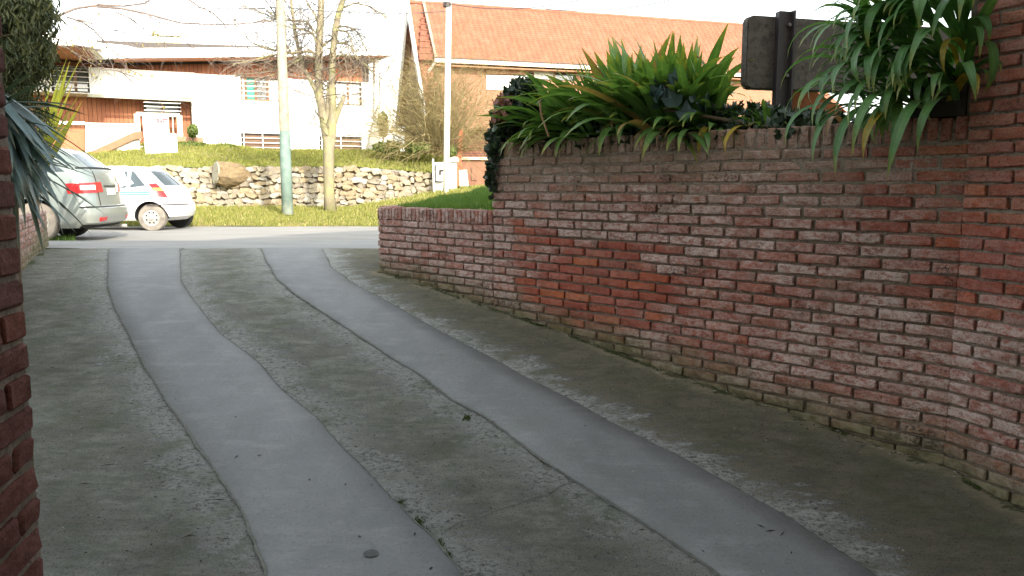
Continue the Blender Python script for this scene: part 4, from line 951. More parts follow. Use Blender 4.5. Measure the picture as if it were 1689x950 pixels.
# ---- ivy
def leafcloud(pts, size, mat, name, parent=None, seed=1, shape='ivy', droop=.3, nrm=None, loc=None, n_var=1):
    """many separate small leaf faces in one mesh; pts are (x,y,z)"""
    r = random.Random(seed); V = []; Fc = []
    if shape == 'ivy': base = [(0, -.5), (.30, -.38), (.5, -.05), (.22, .08), (0, .55), (-.22, .08), (-.5, -.05), (-.30, -.38)]
    elif shape == 'small': base = [(0, -.5), (.26, 0), (0, .5), (-.26, 0)]
    elif shape == 'lobed': base = [(0, -.5), (.16, -.2), (.42, -.25), (.26, .0), (.34, .28), (.12, .2), (0, .55), (-.12, .2), (-.34, .28), (-.26, 0), (-.42, -.25), (-.16, -.2)]
    else: base = [(-.06, -.5), (.06, -.5), (.10, 0), (.02, .5), (-.02, .5), (-.10, 0)]
    for p in pts:
        s = size * r.uniform(.6, 1.25); m = Matrix.Rotation(r.uniform(0, 2 * PI), 3, 'Z') @ Matrix.Rotation(r.gauss(PI / 2 if nrm is None else PI / 2, .6), 3, 'X') @ Matrix.Rotation(r.uniform(-.8, .8), 3, 'Z')
        o = len(V); V.append(tuple(Vector(p) + m @ Vector((0, -.05 * s, -.06 * s))))
        V += [tuple(Vector(p) + m @ Vector((x * s, y * s, (.12 * abs(x) ) * s))) for x, y in base]
        k = len(base); Fc += [(o, o + 1 + j, o + 1 + (j + 1) % k) for j in range(k)]
    me = bpy.data.meshes.new(name)
    if loc is not None: V = [tuple(Vector(v) - Vector(loc)) for v in V]
    me.from_pydata(V, [], Fc); me.materials.append(mat); return link(name, me, parent)
M_IVY = leaf_mat('dark ivy leaf', (.016, .034, .020), (.045, .075, .042), gloss=.35, trans=.12, rnd='island')
M_IVYP = leaf_mat('pinkish old ivy leaf', (.22, .10, .08), (.34, .17, .13), gloss=.6, trans=.2, rnd='island')
M_WOODY = simple('brown twig bark', (.10, .07, .045), (.16, .12, .08), 12, .9, .4, 40)
r3 = random.Random(5); pts = []; pk = []
def px_blob(cx, cy, rx, ry, Y, dY, n, lst):
    for _ in range(n):
        while True:
            a, b, c = r3.uniform(-1, 1), r3.uniform(-1, 1), r3.uniform(-1, 1)
            if a * a + b * b + c * c < 1: break
        lst.append(at(cx + a * rx, cy + b * ry, Y + c * dY))
for (cx, cy, rx, ry, n) in ((862, 160, 34, 32, 320), (842, 195, 34, 38, 380), (822, 235, 22, 36, 240), (850, 235, 22, 38, 200), (812, 285, 10, 42, 110), (868, 205, 38, 38, 300), (900, 190, 40, 40, 200)): px_blob(cx, cy, rx, ry, 6.78, .16, n, pts)
for (cx, cy, rx, ry, n) in ((832, 165, 16, 12, 30), (822, 190, 14, 12, 30)): px_blob(cx, cy, rx, ry, 6.62, .08, n, pk)
iv = thing('ivy', 'dark ivy climbing the left end of the tall brick wall', 'ivy', loc=WALL.p(3.6, 1.0, 0))
leafcloud(pts, .075, M_IVY, 'foliage', iv, 3, 'ivy', loc=iv.location); leafcloud(pk, .055, M_IVYP, 'pink_leaves', iv, 4, 'ivy', loc=iv.location)
mb = MB()
for i in range(9):
    a = at(r3.uniform(808, 860), 300 - i * 3, 6.8); q = [a]
    for k in range(5): q.append(q[-1] + Vector((r3.uniform(-.05, .05), 0, r3.uniform(.08, .16))))
    mb.tube(q, .006, 4)
loc_build(mb, 'stem', M_WOODY, iv)
pts = []
for _ in range(2600):
    s = r3.uniform(.35, 3.3); d = r3.uniform(.05, .5); h = r3.uniform(0, .24) * (1 if d > .12 else .5) * (.4 + .6 * smooth01((s - .5) / 1.0)); pts.append(WALL.p(s, 1.2 + h, -d))
for _ in range(200): s = r3.uniform(.9, 3.2); pts.append(WALL.p(s, 1.24 - r3.uniform(0, .05), r3.uniform(-.1, .02)))
tag(leafcloud(pts, .062, M_IVY, 'ivy', None, 9, 'ivy'), 'low dark ivy carpet under the strap leaved plants on the wall top', 'ivy')
M_BLUE = leaf_mat('blue green broad leaf', (.045, .090, .095), (.085, .145, .15), gloss=.4, trans=.15, rnd='island')
bp = thing('broadleaf_plant', 'blue green broad leaved plant between the strap leaves above the wall', 'plant', loc=at(1095, 200, 5.5))
pts = []
for (cx, cy, rx, ry, n) in ((1080, 160, 30, 18, 8), (1110, 150, 34, 26, 9), (1145, 175, 30, 18, 7), (1105, 125, 22, 14, 4)): px_blob(cx, cy, rx, ry, 5.38, .08, n, pts)
leafcloud(pts, .12, M_BLUE, 'foliage', bp, 5, 'ivy', loc=bp.location); loc_build(MB().tube([WALL.p(.85, 1.19, -.2), at(1095, 180, 5.5), at(1100, 140, 5.4)], .012, 6), 'stem', M_WOODY, bp)
# dry flower stalks among the clumps
mb = MB(); 
for (a, b, c) in (((1290 - 165, 190), (1128, 130), (1140, 100)), ((1010, 215), (1008, 180), (1012, 150)), ((905, 225), (893, 190), (890, 165)), ((1190, 200), (1175, 120), (1150, 92))):
    mb.tube([at(*a, 5.9), at(*b, 5.9), at(*c, 5.9)], .008, 5)
tag(mb.build('dry_stalk', M_DRYL), 'dry tan flower stalks among the strap leaves', 'stalks', kind='stuff')
for i, s in enumerate((1.0, 2.0)): pass

# ---------------------------------------------------------------- wooden board on its post
def wood_mat():
    n = NT('weathered lichened wood'); v = n.pos(); 
    c = n.mix(n.ramp(n.noise(v, 9, 5, .7, (1, 1, 2)), [(.3, 0.), (.7, 1.)]), (.095, .080, .070), (.16, .138, .122))
    c = n.mix(n.ramp(n.noise(v, 26, 5, .8), [(.50, 0.), (.64, .75)]), c, (.035, .034, .033))
    c = n.mix(n.ramp(n.noise(v, 60, 4, .8), [(.60, 0.), (.70, .35)]), c, (.15, .16, .14))
    x, y, z = n.sep(v); c = n.mix(n.ramp(n.math('ADD', x, n.math('MULTIPLY', n.noise(v, 6, 3), .12)), [(.0, .6), (1., 0.)]), c, (.10, .055, .035)) if False else c
    return n.done(c, .85, n.bump(n.noise(v, 45, 5, .75), .5, .006), 0, .25)
M_BW = wood_mat(); M_STEEL = simple('dark rusty steel', (.030, .026, .032), (.06, .045, .045), 12, .55, .2, 50, .5)
BX = at(1232, 90, 5.45); bd = thing('board', 'thick dark weathered wooden board fixed to a steel post behind the wall', 'board', loc=BX)
BA = math.radians(-90 + 73)      # runs away to the right
ub = Vector((math.sin(math.radians(74)), math.cos(math.radians(74)), 0)); nb_ = Vector((ub.y, -ub.x, 0)) * -1
nb_ = Vector((-ub.y, ub.x, 0)) * -1                       # towards the camera
zt, zb_ = at(1235, 24, 5.45).z, at(1235, 146, 5.45).z
LB = 2.1; c_ = .045
prof = [(0, zb_ + c_), (.012, zb_ + .012), (c_, zb_), (LB, zb_), (LB, zt), (c_, zt), (.012, zt - .012), (0, zt - c_)]
bm = bmesh.new(); fv = [bm.verts.new(ub * s + Vector((0, 0, z - BX.z))) for s, z in prof]; f = bm.faces.new(fv)
ex = bmesh.ops.extrude_face_region(bm, geom=[f]); bmesh.ops.translate(bm, verts=[e for e in ex['geom'] if isinstance(e, bmesh.types.BMVert)], vec=-nb_ * .075)
bmesh.ops.recalc_face_normals(bm, faces=bm.faces); bmesh.ops.bevel(bm, geom=[e for e in bm.edges if e.calc_face_angle(0) > .8], offset=.008, segments=2, affect='EDGES')
me = bpy.data.meshes.new('plank'); bm.to_mesh(me); bm.free(); me.materials.append(M_BW); link('plank', me, bd)
sp = thing('sign_post', 'dark steel channel post holding the wooden board, standing behind the coping', 'post', loc=WALL.p(.15, 1.2, -.4))
q = BX + ub * .265 + nb_ * .03; mb = MB()
for a, b, t, d in ((-.048, .0, .010, .06), (.0, .085, .010, .008), ):
    pass
mb.box((q.x, q.y, (zt + .03 + .9) / 2), (.095, .012, zt + .03 - .9), BA + PI / 2 - math.radians(73 - 16) * 0 + math.atan2(ub.y, ub.x) - (BA + PI / 2))
mb.box((q.x - ub.x * .05 + nb_.x * -.012, q.y - ub.y * .05 + nb_.y * -.012, (zt + .026 + .9) / 2), (.012, .045, zt + .026 - .9), math.atan2(ub.y, ub.x)); mb.box((q.x + ub.x * .05 + nb_.x * .012, q.y + ub.y * .05 + nb_.y * .012, (zt + .034 + .9) / 2), (.012, .05, zt + .034 - .9), math.atan2(ub.y, ub.x))
loc_build(mb, 'channel', M_STEEL, sp)
for z in (zb_ + .09, zt - .06):
    b_ = q + ub * .02 + nb_ * .012; b_.z = z; mb = MB(); mb.tube([b_, b_ + nb_ * .016], .012, 6); loc_build(mb, 'bolt', simple('bolt steel', (.18, .17, .18), None, 9, .4, 0, metal=.6) if 'bolt steel' not in bpy.data.materials else bpy.data.materials['bolt steel'], sp)
tag(MB().tube([at(1503, 120, 7.2), at(1500, -60, 7.2)], .09, 12).build('concrete_post', simple('pale concrete post', (.42, .40, .36), (.5, .48, .44), 6, .9)), 'pale concrete post behind the drooping leaves in the top right', 'post')

# ---------------------------------------------------------------- sword leaved plants and conifer at the left
M_SW = leaf_mat('blue green sword leaf', (.085, .140, .145), (.15, .215, .22), tip=.1, tipc=(.16, .15, .10), gloss=.4, trans=.15)  # bluish tone of blades in shade is put into this colour
M_SWD = leaf_mat('dark sword leaf', (.030, .050, .034), (.060, .085, .05), tip=.1, tipc=(.16, .12, .06), gloss=.5, trans=.15)
M_SWY = leaf_mat('sunlit yellow green sword leaf', (.20, .23, .035), (.30, .30, .05), tip=.2, tipc=(.42, .25, .06), gloss=.45, trans=.45)  # yellow green of blades in sun is put into this colour
def swords(root, mat, n, seed, L0, L1, az0, azs, el0, el1, bend, wd=(.035, .05)):
    b = [strap(seed * 70 + i, 1.0, wd[0] + (wd[1] - wd[0]) * (i % 3) / 2, 0, bend * (.5 + (i % 4) / 4), mat, fold=.35, sword=True) for i in range(6)]
    r = random.Random(seed)
    for i in range(n):
        k = r.uniform(L0, L1); link('leaf', r.choice(b), root, (r.uniform(-.05, .05), r.uniform(-.05, .05), r.uniform(-.15, .15)), (r.uniform(-.5, .5), -r.uniform(el0, el1), az0 + r.uniform(-azs, azs)), (k, 1, k * .8 + .2))
y1 = thing('sword_leaf_plant', 'blue green sword leaved plant hanging over the small left wall', 'plant', loc=at(-10, 175, 5.6))
swords(y1, M_SW, 60, 1, .5, .82, -.45, .6, -1.25, -.5, .3, (.045, .065))
swords(y1, M_SWD, 56, 2, .4, .68, -.1, 1.2, -1.2, .5, .3, (.02, .035))
y1b = thing('sword_leaf_plant', 'lower dark green sword leaves drooping onto the small left brick wall', 'plant', loc=at(15, 250, 6.6))
swords(y1b, M_SWD, 40, 4, .45, .85, -.2, 1.1, -1.25, -.1, .3, (.03, .045)); swords(y1b, M_SW, 14, 6, .5, .8, -.3, .7, -1.1, -.3, .3)
for t, zb in ((y1, -.2), (y1b, -.3)): loc_build(MB().tube([(t.location.x - .05, t.location.y, -.3), (t.location.x, t.location.y, t.location.z)], .05, 8), 'trunk', M_WOODY, t)
y2 = thing('sword_leaf_plant', 'sunlit yellow green sword leaved plant behind the dark blades at the left', 'plant', loc=at(55, 300, 10.2))
swords(y2, M_SWY, 15, 3, .9, 1.75, -.05, .5, .75, 1.3, .12, (.06, .085)); loc_build(MB().tube([(y2.location.x, y2.location.y, -.1), tuple(y2.location)], .05, 8), 'trunk', M_WOODY, y2)
# conifer crown at the top left
M_CON = leaf_mat('sun flecked conifer spray', (.030, .048, .024), (.165, .170, .070), gloss=.7, trans=.2, rnd='island')  # paler leaf tone puts sunlit flecks into the crown's colour
cn_ = thing('conifer_tree', 'dark conifer at the top left corner behind the brick pier', 'tree', loc=(-5.6, 7.2, .1))
pts = []; r3 = random.Random(77)
for (cx, cy, rx, ry, Y, n) in ((10, 20, 50, 50, 7.2, 3600), (28, 85, 36, 45, 7.2, 3000), (15, 135, 44, 45, 7.3, 2200), (55, 20, 34, 38, 7.3, 1300), (50, 100, 36, 40, 7.4, 1000), (70, 60, 28, 60, 7.4, 420), (-60, 60, 70, 120, 7.3, 1200), (30, -60, 70, 50, 7.3, 700), (45, 190, 45, 40, 7.6, 350), (30, 30, 78, 70, 7.3, 700), (30, 110, 70, 62, 7.4, 700), (15, 60, 60, 90, 7.0, 900)):
    px_blob(cx, cy, rx, ry, Y, .45, n, pts)
leafcloud(pts, .085, M_CON, 'foliage', cn_, 12, 'blade', loc=cn_.location)
q = []
for p in pts[::30]: q += [(p.x, p.y, p.z)]
mb = MB(); 
for p in q[::2]:
    a = Vector((-5.75, 7.25, p[2] - .35)); mb.tube([a, a.lerp(Vector(p), .6) + Vector((0, 0, .06)), Vector(p)], [.012, .008, .003], 4)
loc_build(mb, 'branches', M_WOODY, cn_); loc_build(MB().tube([(-5.75, 7.25, -.1), (-5.7, 7.25, 2), (-5.75, 7.2, 4.2)], [.14, .11, .05], 9), 'trunk', M_WOODY, cn_)
M_YG = leaf_mat('yellow autumn leaf', (.26, .22, .08), (.38, .31, .14), gloss=.6, trans=.4, rnd='island')

# ---------------------------------------------------------------- bare trees
def twigs(mb, base, d, length, rad, r, depth, seg=4, droop=0, wob=.35, nb=3):
    pts = [Vector(base)]; d = Vector(d).normalized()
    for i in range(seg):
        d = (d + Vector((r.gauss(0, wob), r.gauss(0, wob), r.gauss(0, wob) - droop)) * .5).normalized(); pts.append(pts[-1] + d * length / seg)
    mb.tube(pts, [rad * (1 - .7 * i / seg) for i in range(seg + 1)], 5 if rad > .02 else 3, cap=False)
    if depth > 0:
        for i in range(nb):
            k = r.randint(1, seg); t = (pts[k] - pts[k - 1]).normalized(); o = Vector((r.gauss(0, 1), r.gauss(0, 1), r.gauss(0, .8))).normalized()
            twigs(mb, pts[k], t + o * .9, length * r.uniform(.45, .75), rad * .55, r, depth - 1, max(3, seg - 1), droop, wob, nb)
    return pts
def bark_mat(name, a, b, lich):
    n = NT(name); v = n.pos(); c = n.mix(n.ramp(n.noise(v, 5, 5, .7, (2, 2, .7)), [(.3, 0.), (.7, 1.)]), a, b); c = n.mix(n.ramp(n.noise(v, 3, 4, .7), [(.45, 0.), (.6, .7)]), c, lich)
    return n.done(c, .92, n.bump(n.noise(v, 16, 5, .7, (2, 2, .5)), .7, .03), 0, .15)
M_BARK1 = bark_mat('grey street tree bark', (.175, .15, .10), (.26, .22, .155), (.25, .25, .11)); M_BARKT = simple('pale brown twigs', (.105, .085, .07), (.19, .15, .11), 3, .9, 0, space='pos')
tr = thing('bare_tree', 'leafless street tree with forked trunk standing on the verge before the white house', 'tree', loc=at(545, 349, 22))
def stem(pxs, Y, r0, r1, n=9):
    P = [at(x, y, Y + k[0] if (k := k_) else Y) for (x, y, *k_) in pxs]; return P
mb = MB(); S = lambda L_, Y=22: [at(p[0], p[1], Y + (p[2] if len(p) > 2 else 0)) for p in L_]
PX = 22 / F
mains = [([(545, 352), (543, 320), (542, 280), (542, 250), (543, 232), (543, 222)], [10.5, 8.6, 8.2, 8.6, 9.2, 6]),
         ([(542, 262), (540.5, 240), (537, 212), (531, 180), (527, 150), (525, 120), (526, 85), (528, 40), (530, 0), (531, -60), (534, -130)], [4, 6.5, 7.8, 7, 6.3, 6, 6, 5.5, 5, 4, 3]),
         ([(543.5, 262), (545, 240), (547, 212), (549, 180), (547, 150), (548, 115), (550, 80), (553, 50), (559, 20), (566, 0), (580, -50)], [4, 6.5, 7.8, 6.5, 6, 5.5, 5, 5, 4.5, 4, 3]),
         ([(543, 235), (541, 195), (541, 165), (541, 140)], [3, 4.5, 3.4, 2]),
         ([(547, 222), (551, 203), (558, 182), (565, 166), (567, 158)], [3, 5, 4.6, 4, 3.2]),
         ([(531, 190), (527, 170), (520, 148), (510, 128), (500, 112), (494, 90, .3), (488, 60, .5), (483, 25, .6), (478, -20, .8)], [3, 4.6, 4, 3.5, 3.3, 3, 3, 2.6, 2])]
for p, rd in mains: mb.tube(S(p), [x * PX for x in rd], 10)
mb.v = [(x + .02 * nz(x * 3, y, z * 2), y + .02 * nz(x, y * 2, z * 3 + 4), z) for x, y, z in mb.v]
loc_build(mb, 'trunk', M_BARK1, tr, smooth=True)
limbs = [([(524, 92), (512, 84), (495, 86), (470, 88), (445, 92), (415, 100), (385, 106)], 2.6), ([(523, 75), (517, 55), (500, 48), (478, 46), (462, 38), (440, 15)], 2.2), ([(517, 56), (503, 55), (497, 72), (493, 95)], 1.6),
         ([(526, 45), (519, 22), (508, 8), (500, -10)], 2), ([(525, 92), (532, 76), (542, 68), (549, 66)], 3), ([(551, 94), (565, 91), (585, 94), (605, 108), (622, 128)], 2), ([(554, 72), (570, 70), (583, 80), (592, 98)], 1.8),
         ([(556, 50), (572, 52), (580, 68), (582, 88)], 1.8), ([(556, 44), (575, 44), (592, 55), (605, 85)], 1.6), ([(470, 40), (455, 28), (446, 10)], 2), ([(510, 128), (498, 110), (478, 84), (465, 60)], 2), ([(526, 60), (505, 35), (480, 34), (455, 32), (430, 20), (400, 8)], 1.8),
         ([(470, 86), (440, 80), (415, 70), (395, 50), (380, 25)], 1.5), ([(560, 15), (585, 5), (610, 10), (640, 30)], 1.8), ([(493, 95), (470, 105), (440, 118), (410, 122), (380, 124)], 1.6), ([(524, 96), (508, 92), (490, 100), (455, 122), (430, 128)], 1.8)]
rt = random.Random(3); lm = MB(); tw = MB()
for p, rd in limbs:
    dy = rt.uniform(-.6, .6); P = [at(x, y, 22 + dy * i / 3) for i, (x, y) in enumerate(p)]; lm.tube(P, [rd * PX * (1 - .6 * i / (len(P) - 1)) for i in range(len(P))], 6)
    for k in range(1, len(P)):
        for _ in range(5):
            a = P[k - 1].lerp(P[k], rt.random()); d = (P[k] - P[k - 1]).normalized() + Vector((rt.gauss(0, .6), rt.gauss(0, .7), rt.gauss(0, .6)))
            twigs(tw, a, d, rt.uniform(.5, 1.3), .011, rt, 1, 4, .12, .4, 3)
for p, rd in mains[1:3] + mains[5:]:
    P = S(p)
    for _ in range(32):
        k = rt.randint(2, len(P) - 1); a = P[k - 1].lerp(P[k], rt.random()); twigs(tw, a, Vector((rt.gauss(0, 1), rt.gauss(0, 1), .5)), rt.uniform(.8, 2.0), .016, rt, 2, 4, .06, .4, 3)
loc_build(lm, 'limbs', M_BARK1, tr); o = loc_build(tw, 'twigs', M_BARKT, tr, fix=False)
# tree at the left whose branches reach across the top of the picture
tl = thing('bare_tree', 'thin branches with a few yellow leaves reaching in from the left above the cars', 'tree', loc=(-7.6, 10.6, 0))
M_BR2 = simple('grey brown branch', (.13, .10, .09), (.22, .17, .14), 6, .9, .2, space='pos')
loc_build(MB().tube([(-7.6, 10.6, -.1), (-7.5, 10.6, 1.6), (-7.35, 10.7, 2.9), (-7.2, 10.7, 4.3)], [.13, .11, .09, .04], 9), 'trunk', M_BR2, tl)
lm = MB(); tw = MB(); PX2 = 10.8 / F; lvp = []
for p, rd in (([(20, 55), (70, 38), (105, 22), (125, 14), (165, 8), (205, 10), (240, 5), (262, -12)], 2.6), ([(150, 10), (200, 14), (240, 22), (275, 32), (300, 38), (340, 40), (380, 40), (412, 38), (450, 34)], 2.0), ([(110, 28), (135, 36), (155, 50), (172, 68), (190, 88), (222, 100)], 1.6), ([(128, 32), (150, 38), (180, 48), (200, 52), (225, 62)], 1.3),
              ([(190, 20), (215, 30), (235, 46), (250, 60)], 1.3), ([(305, -5), (330, 12), (350, 20), (368, 38), (378, 60), (400, 90)], 1.4), ([(20, 90), (70, 70), (110, 78), (135, 96), (165, 112)], 1.2), ([(165, 112), (200, 118), (225, 142), (260, 152)], 1.0), ([(100, 30), (122, 52), (140, 78), (158, 100)], 1.3), ([(60, 60), (90, 62), (120, 74), (160, 82), (200, 98), (215, 120)], 1.1), ([(240, 22), (300, 60), (330, 95)], .9)):
    P = [at(x, y, 10.8 + .12 * i) for i, (x, y) in enumerate(p)]; lm.tube(P, [rd * PX2 * (1 - .55 * i / (len(P) - 1)) for i in range(len(P))], 6)
    for k in range(1, len(P)):
        for _ in range(2):
            a = P[k - 1].lerp(P[k], rt.random()); q = twigs(tw, a, (P[k] - P[k - 1]).normalized() + Vector((rt.gauss(0, .5), rt.gauss(0, .5), rt.gauss(0, .5))), rt.uniform(.25, .7), .005, rt, 1, 4, .1, .35, 2)
            if a.x < at(240, 100, 10.8).x and rt.random() < .6: lvp += [v + Vector((rt.gauss(0, .03), rt.gauss(0, .03), rt.gauss(0, .03))) for v in q[2:]]
loc_build(lm, 'limbs', M_BR2, tl); loc_build(tw, 'twigs', M_BR2, tl, fix=False); leafcloud(lvp, .055, M_YG, 'leaves', tl, 6, 'small', loc=tl.location)
# twiggy bush
M_TWG = simple('straw coloured twigs', (.17, .135, .06), (.26, .21, .10), 2, .9, 0, space='pos')
bs = thing('bare_bush', 'big round leafless twiggy bush between the two houses', 'bush', loc=at(712, 252, 27))
tw = MB(); rb = random.Random(9); c0 = at(722, 250, 27); c0.z -= .15
for i in range(330):
    a = rb.uniform(0, 2 * PI); e = rb.uniform(.18, 1.5); d = Vector((math.cos(a) * math.cos(e), math.sin(a) * math.cos(e), math.sin(e))); L_ = 3.9 * (1 - .12 * math.sin(e)) * rb.uniform(.65, 1.0)
    b0 = c0 + Vector((math.cos(a) * .15, math.sin(a) * .15, 0)); twigs(tw, b0 + d * .3, d, L_ * .8, .013, rb, 2, 5, .03, .30, 3)
for i in range(14):
    a = rb.uniform(0, 2 * PI); d = Vector((math.cos(a) * .6, math.sin(a) * .6, .8)); tw.tube([c0, c0 + d * .4, c0 + d * .9 + Vector((0, 0, .1))], [.06, .045, .02], 6)
loc_build(tw, 'twigs', M_TWG, bs, fix=False)
M_SHR = leaf_mat('small green shrub leaf', (.09, .13, .03), (.16, .20, .05), gloss=.6, trans=.3, rnd='island')
r3 = random.Random(55)
for i, (x, y, rx, ry, Y, lb) in enumerate(((640, 243, 26, 11, 26.8, 'low dark green shrub at the foot of the buttress'), (690, 243, 24, 9, 26.4, 'low green shrub under the left side of the twiggy bush'), (632, 205, 10, 22, 31, 'pale green shrub climbing beside the leaning white fin'), (318, 216, 9, 11, 29.6, 'small round potted shrub by the white house entrance'), (315, 240, 30, 6, 29.2, 'row of yellow green shrubs on the bank right of the white pillar'), (370, 243, 22, 5, 29.5, 'sunlit clump of ground cover left of the lower louvred window'), (745, 250, 8, 8, 26, 'yellow green shrub behind the thin white pole'))):
    pts = []; px_blob(x, y, rx, ry, Y, .5, 420, pts); b = at(x, y + ry, Y); t = thing('shrub', lb, 'shrub', 'shrubs around the houses', b); leafcloud(pts, .16, M_SHR, 'foliage', t, i, 'small', loc=b)
    loc_build(MB().tube([b - Vector((0, 0, .2)), at(x, y, Y)], .03, 5), 'stem', M_WOODY, t)

# ---------------------------------------------------------------- grass
def blades(name, n, sampler, h0, h1, wd, mat, seed, kind='stuff', lab=None, cat=None):
    g = np.random.default_rng(seed); P = []
    while len(P) < n:
        q = sampler(g)
        if q is not None: P.append(q)
    P = np.array(P); k = len(P); a = g.uniform(0, 2 * PI, k); h = g.uniform(h0, h1, k) * (.6 + .8 * np.abs(np.array([nz(p[0], p[1], 7, 1.7) for p in P]))); ln = g.normal(0, .45, k) * h; la = g.uniform(0, 2 * PI, k); w_ = wd * g.uniform(.6, 1.3, k)
    dx, dy = np.cos(a) * w_ / 2, np.sin(a) * w_ / 2; V = np.zeros((k, 5, 3))
    mxp = P + np.stack([np.cos(la) * ln * .35, np.sin(la) * ln * .35, h * .55], 1); top = P + np.stack([np.cos(la) * ln, np.sin(la) * ln, h], 1)
    V[:, 0] = P; V[:, 1] = P; V[:, 0, 0] -= dx; V[:, 0, 1] -= dy; V[:, 1, 0] += dx; V[:, 1, 1] += dy
    V[:, 2] = mxp; V[:, 3] = mxp; V[:, 2, 0] += dx * .8; V[:, 2, 1] += dy * .8; V[:, 3, 0] -= dx * .8; V[:, 3, 1] -= dy * .8; V[:, 4] = top
    b = (np.arange(k) * 5)[:, None]; quads = (b + np.array([0, 1, 2, 3])); tris = b + np.array([3, 2, 4])
    loops = np.concatenate([quads, tris], 1).ravel(); st = (np.arange(k) * 7)[:, None] + np.array([0, 4]); me = bpy.data.meshes.new(name)
    me.vertices.add(k * 5); me.vertices.foreach_set('co', V.reshape(-1)); me.loops.add(k * 7); me.loops.foreach_set('vertex_index', loops); me.polygons.add(k * 2); me.polygons.foreach_set('loop_start', st.ravel()); me.update(calc_edges=True); me.validate()
    me.materials.append(mat); return tag(link(name, me), lab, cat, None, kind)
M_GL = leaf_mat('lawn grass blade', (.075, .155, .028), (.14, .23, .05), gloss=.6, trans=.35, rnd='island'); M_GV = leaf_mat('verge grass blade', (.19, .215, .05), (.31, .30, .085), gloss=.6, trans=.4, rnd='island'); M_GD = leaf_mat('straw grass blade', (.34, .28, .12), (.46, .38, .18), gloss=.7, trans=.3, rnd='island')
def s_lawn(g):
    x, y = g.uniform(-1.35, 1.2), g.uniform(6.9, 11.2); d, s = behind(x, y)
    if d < .2 or s < HIGH_END - .02 or (Vector((x, y)) - RET.a).dot(-RET.n) < .14: return None
    return (x, y, lawn_z(x, y) - .005)
blades('grass', 26000, s_lawn, .04, .10, .007, M_GL, 1)
def s_garden(g):
    s, d = g.uniform(-.9, .55), g.uniform(.26, 1.6); p = WALL.p(s, 0, -d); return (p.x, p.y, lawn_z(p.x, p.y) - .005)
blades('grass', 3000, s_garden, .03, .09, .006, M_GL, 5)
def s_verge(g): x, y = g.uniform(-13, 1), g.uniform(18.65, 24.0); return (x, y, verge_z(x, y) - .01)
blades('grass', 26000, s_verge, .05, .17, .022, M_GV, 2); blades('dry_grass', 9000, s_verge, .04, .12, .022, M_GD, 3)
def s_bank(g):
    x, y = g.uniform(-20, -2.4), g.uniform(24.25, 31.5); d = (Vector((x, y)) - H1.a).dot(H1.n)
    if d < .3 and x > -14: return None
    return (x, y, bank_z(x, y) - .01)
blades('grass', 36000, s_bank, .06, .17, .030, M_GV, 4)
# moss and weeds in the joints and at the foot of the walls
M_MOSS = leaf_mat('moss green', (.045, .075, .015), (.09, .13, .03), gloss=.8, trans=.2, rnd='island')
_mo = [on_ground(*p) for p in ((783, 672), (789, 676), (795, 681), (686, 862), (690, 868), (660, 830), (898, 758), (925, 775), (935, 782), (700, 880), (725, 900), (738, 918), (770, 690))]
def s_moss(g):
    r = g.random()
    if r < .55: p = WALL.p(g.uniform(0, LOW_END), 0, g.uniform(0, .035) + .02 * g.random() ** 3)
    elif r < .70: p = GAR.p(g.uniform(0, .8), 0, g.uniform(0, .04))
    elif r < .80: p = LW.p(g.uniform(-.1, 3), 0, g.uniform(0, .06))
    else: q = _mo[g.integers(len(_mo))]; p = q + Vector((g.normal(0, .012), g.normal(0, .02), 0))
    if nz(p.x, p.y, 0, 3.5) < -.02 and r < .8: return None
    return (p.x, p.y, drive_z(p.x, p.y) - .004)
blades('moss', 9000, s_moss, .004, .018, .006, M_MOSS, 6)
def s_wheel(g): p = on_ground(g.uniform(78, 125), g.uniform(391, 398)); return (p.x, p.y, gz(p.y))
blades('weeds', 700, s_wheel, .04, .12, .012, M_GL, 7)
# fallen twigs, bits of leaf and grit on the drive
def litter():
    r = random.Random(21); mbd = MB(); mbl = MB()
    def put(mb_, p, l, w_, a):
        d = Vector((math.cos(a), math.sin(a), 0)) * l / 2; s = Vector((-math.sin(a), math.cos(a), 0)) * w_ / 2; z = Vector((0, 0, drive_z(p.x, p.y) + .013 + r.uniform(0, .004)))
        c = Vector((p.x, p.y, 0)) + z; mb_.add([c - d, c + s, c + d, c - s, c + Vector((0, 0, .004))], [(0, 3, 4), (3, 2, 4), (2, 1, 4), (1, 0, 4)])
    for _ in range(520):
        p = on_ground(r.uniform(60, 1500), r.uniform(430, 950)); e = [xe(i, p.y) for i in range(4)]; ontrack = e[0] < p.x < e[1] or e[2] < p.x < e[3]
        if ontrack and r.random() < .8: continue
        if r.random() < .62: put(mbd, p, r.uniform(.008, .035), r.uniform(.004, .010), r.uniform(0, PI))
        else: put(mbl, p, r.uniform(.006, .018), r.uniform(.005, .010), r.uniform(0, PI))
    for _ in range(260):
        p = WALL.p(r.uniform(-.1, LOW_END), 0, .02 + abs(r.gauss(0, .07)))
        put(mbd if r.random() < .7 else mbl, p, r.uniform(.008, .03), r.uniform(.004, .012), r.uniform(0, PI))
    for (x, y, l, a) in ((178, 771, .10, .2), (390, 757, .05, 1.3), (288, 828, .03, .1), (428, 755, .03, .2), (140, 803, .06, .2), (360, 828, .07, .1), (310, 890, .10, 1.0), (268, 800, .08, 1.4), (1270, 880, .06, .2), (1290, 885, .07, .9), (1255, 872, .05, 2.2), (315, 890, .06, .3), (372, 895, .04, .3), (1305, 915, .04, 1.2)):
        put(mbd, on_ground(x, y), l, .007, a)
    tag(mbd.build('leaf_litter', simple('dark leaf bits', (.022, .02, .016), (.05, .04, .03), 20, .9, 0)), kind='stuff'); tag(mbl.build('grit', simple('pale grit', (.34, .33, .29), (.5, .48, .42), 20, .9, 0)), kind='stuff')
litter()
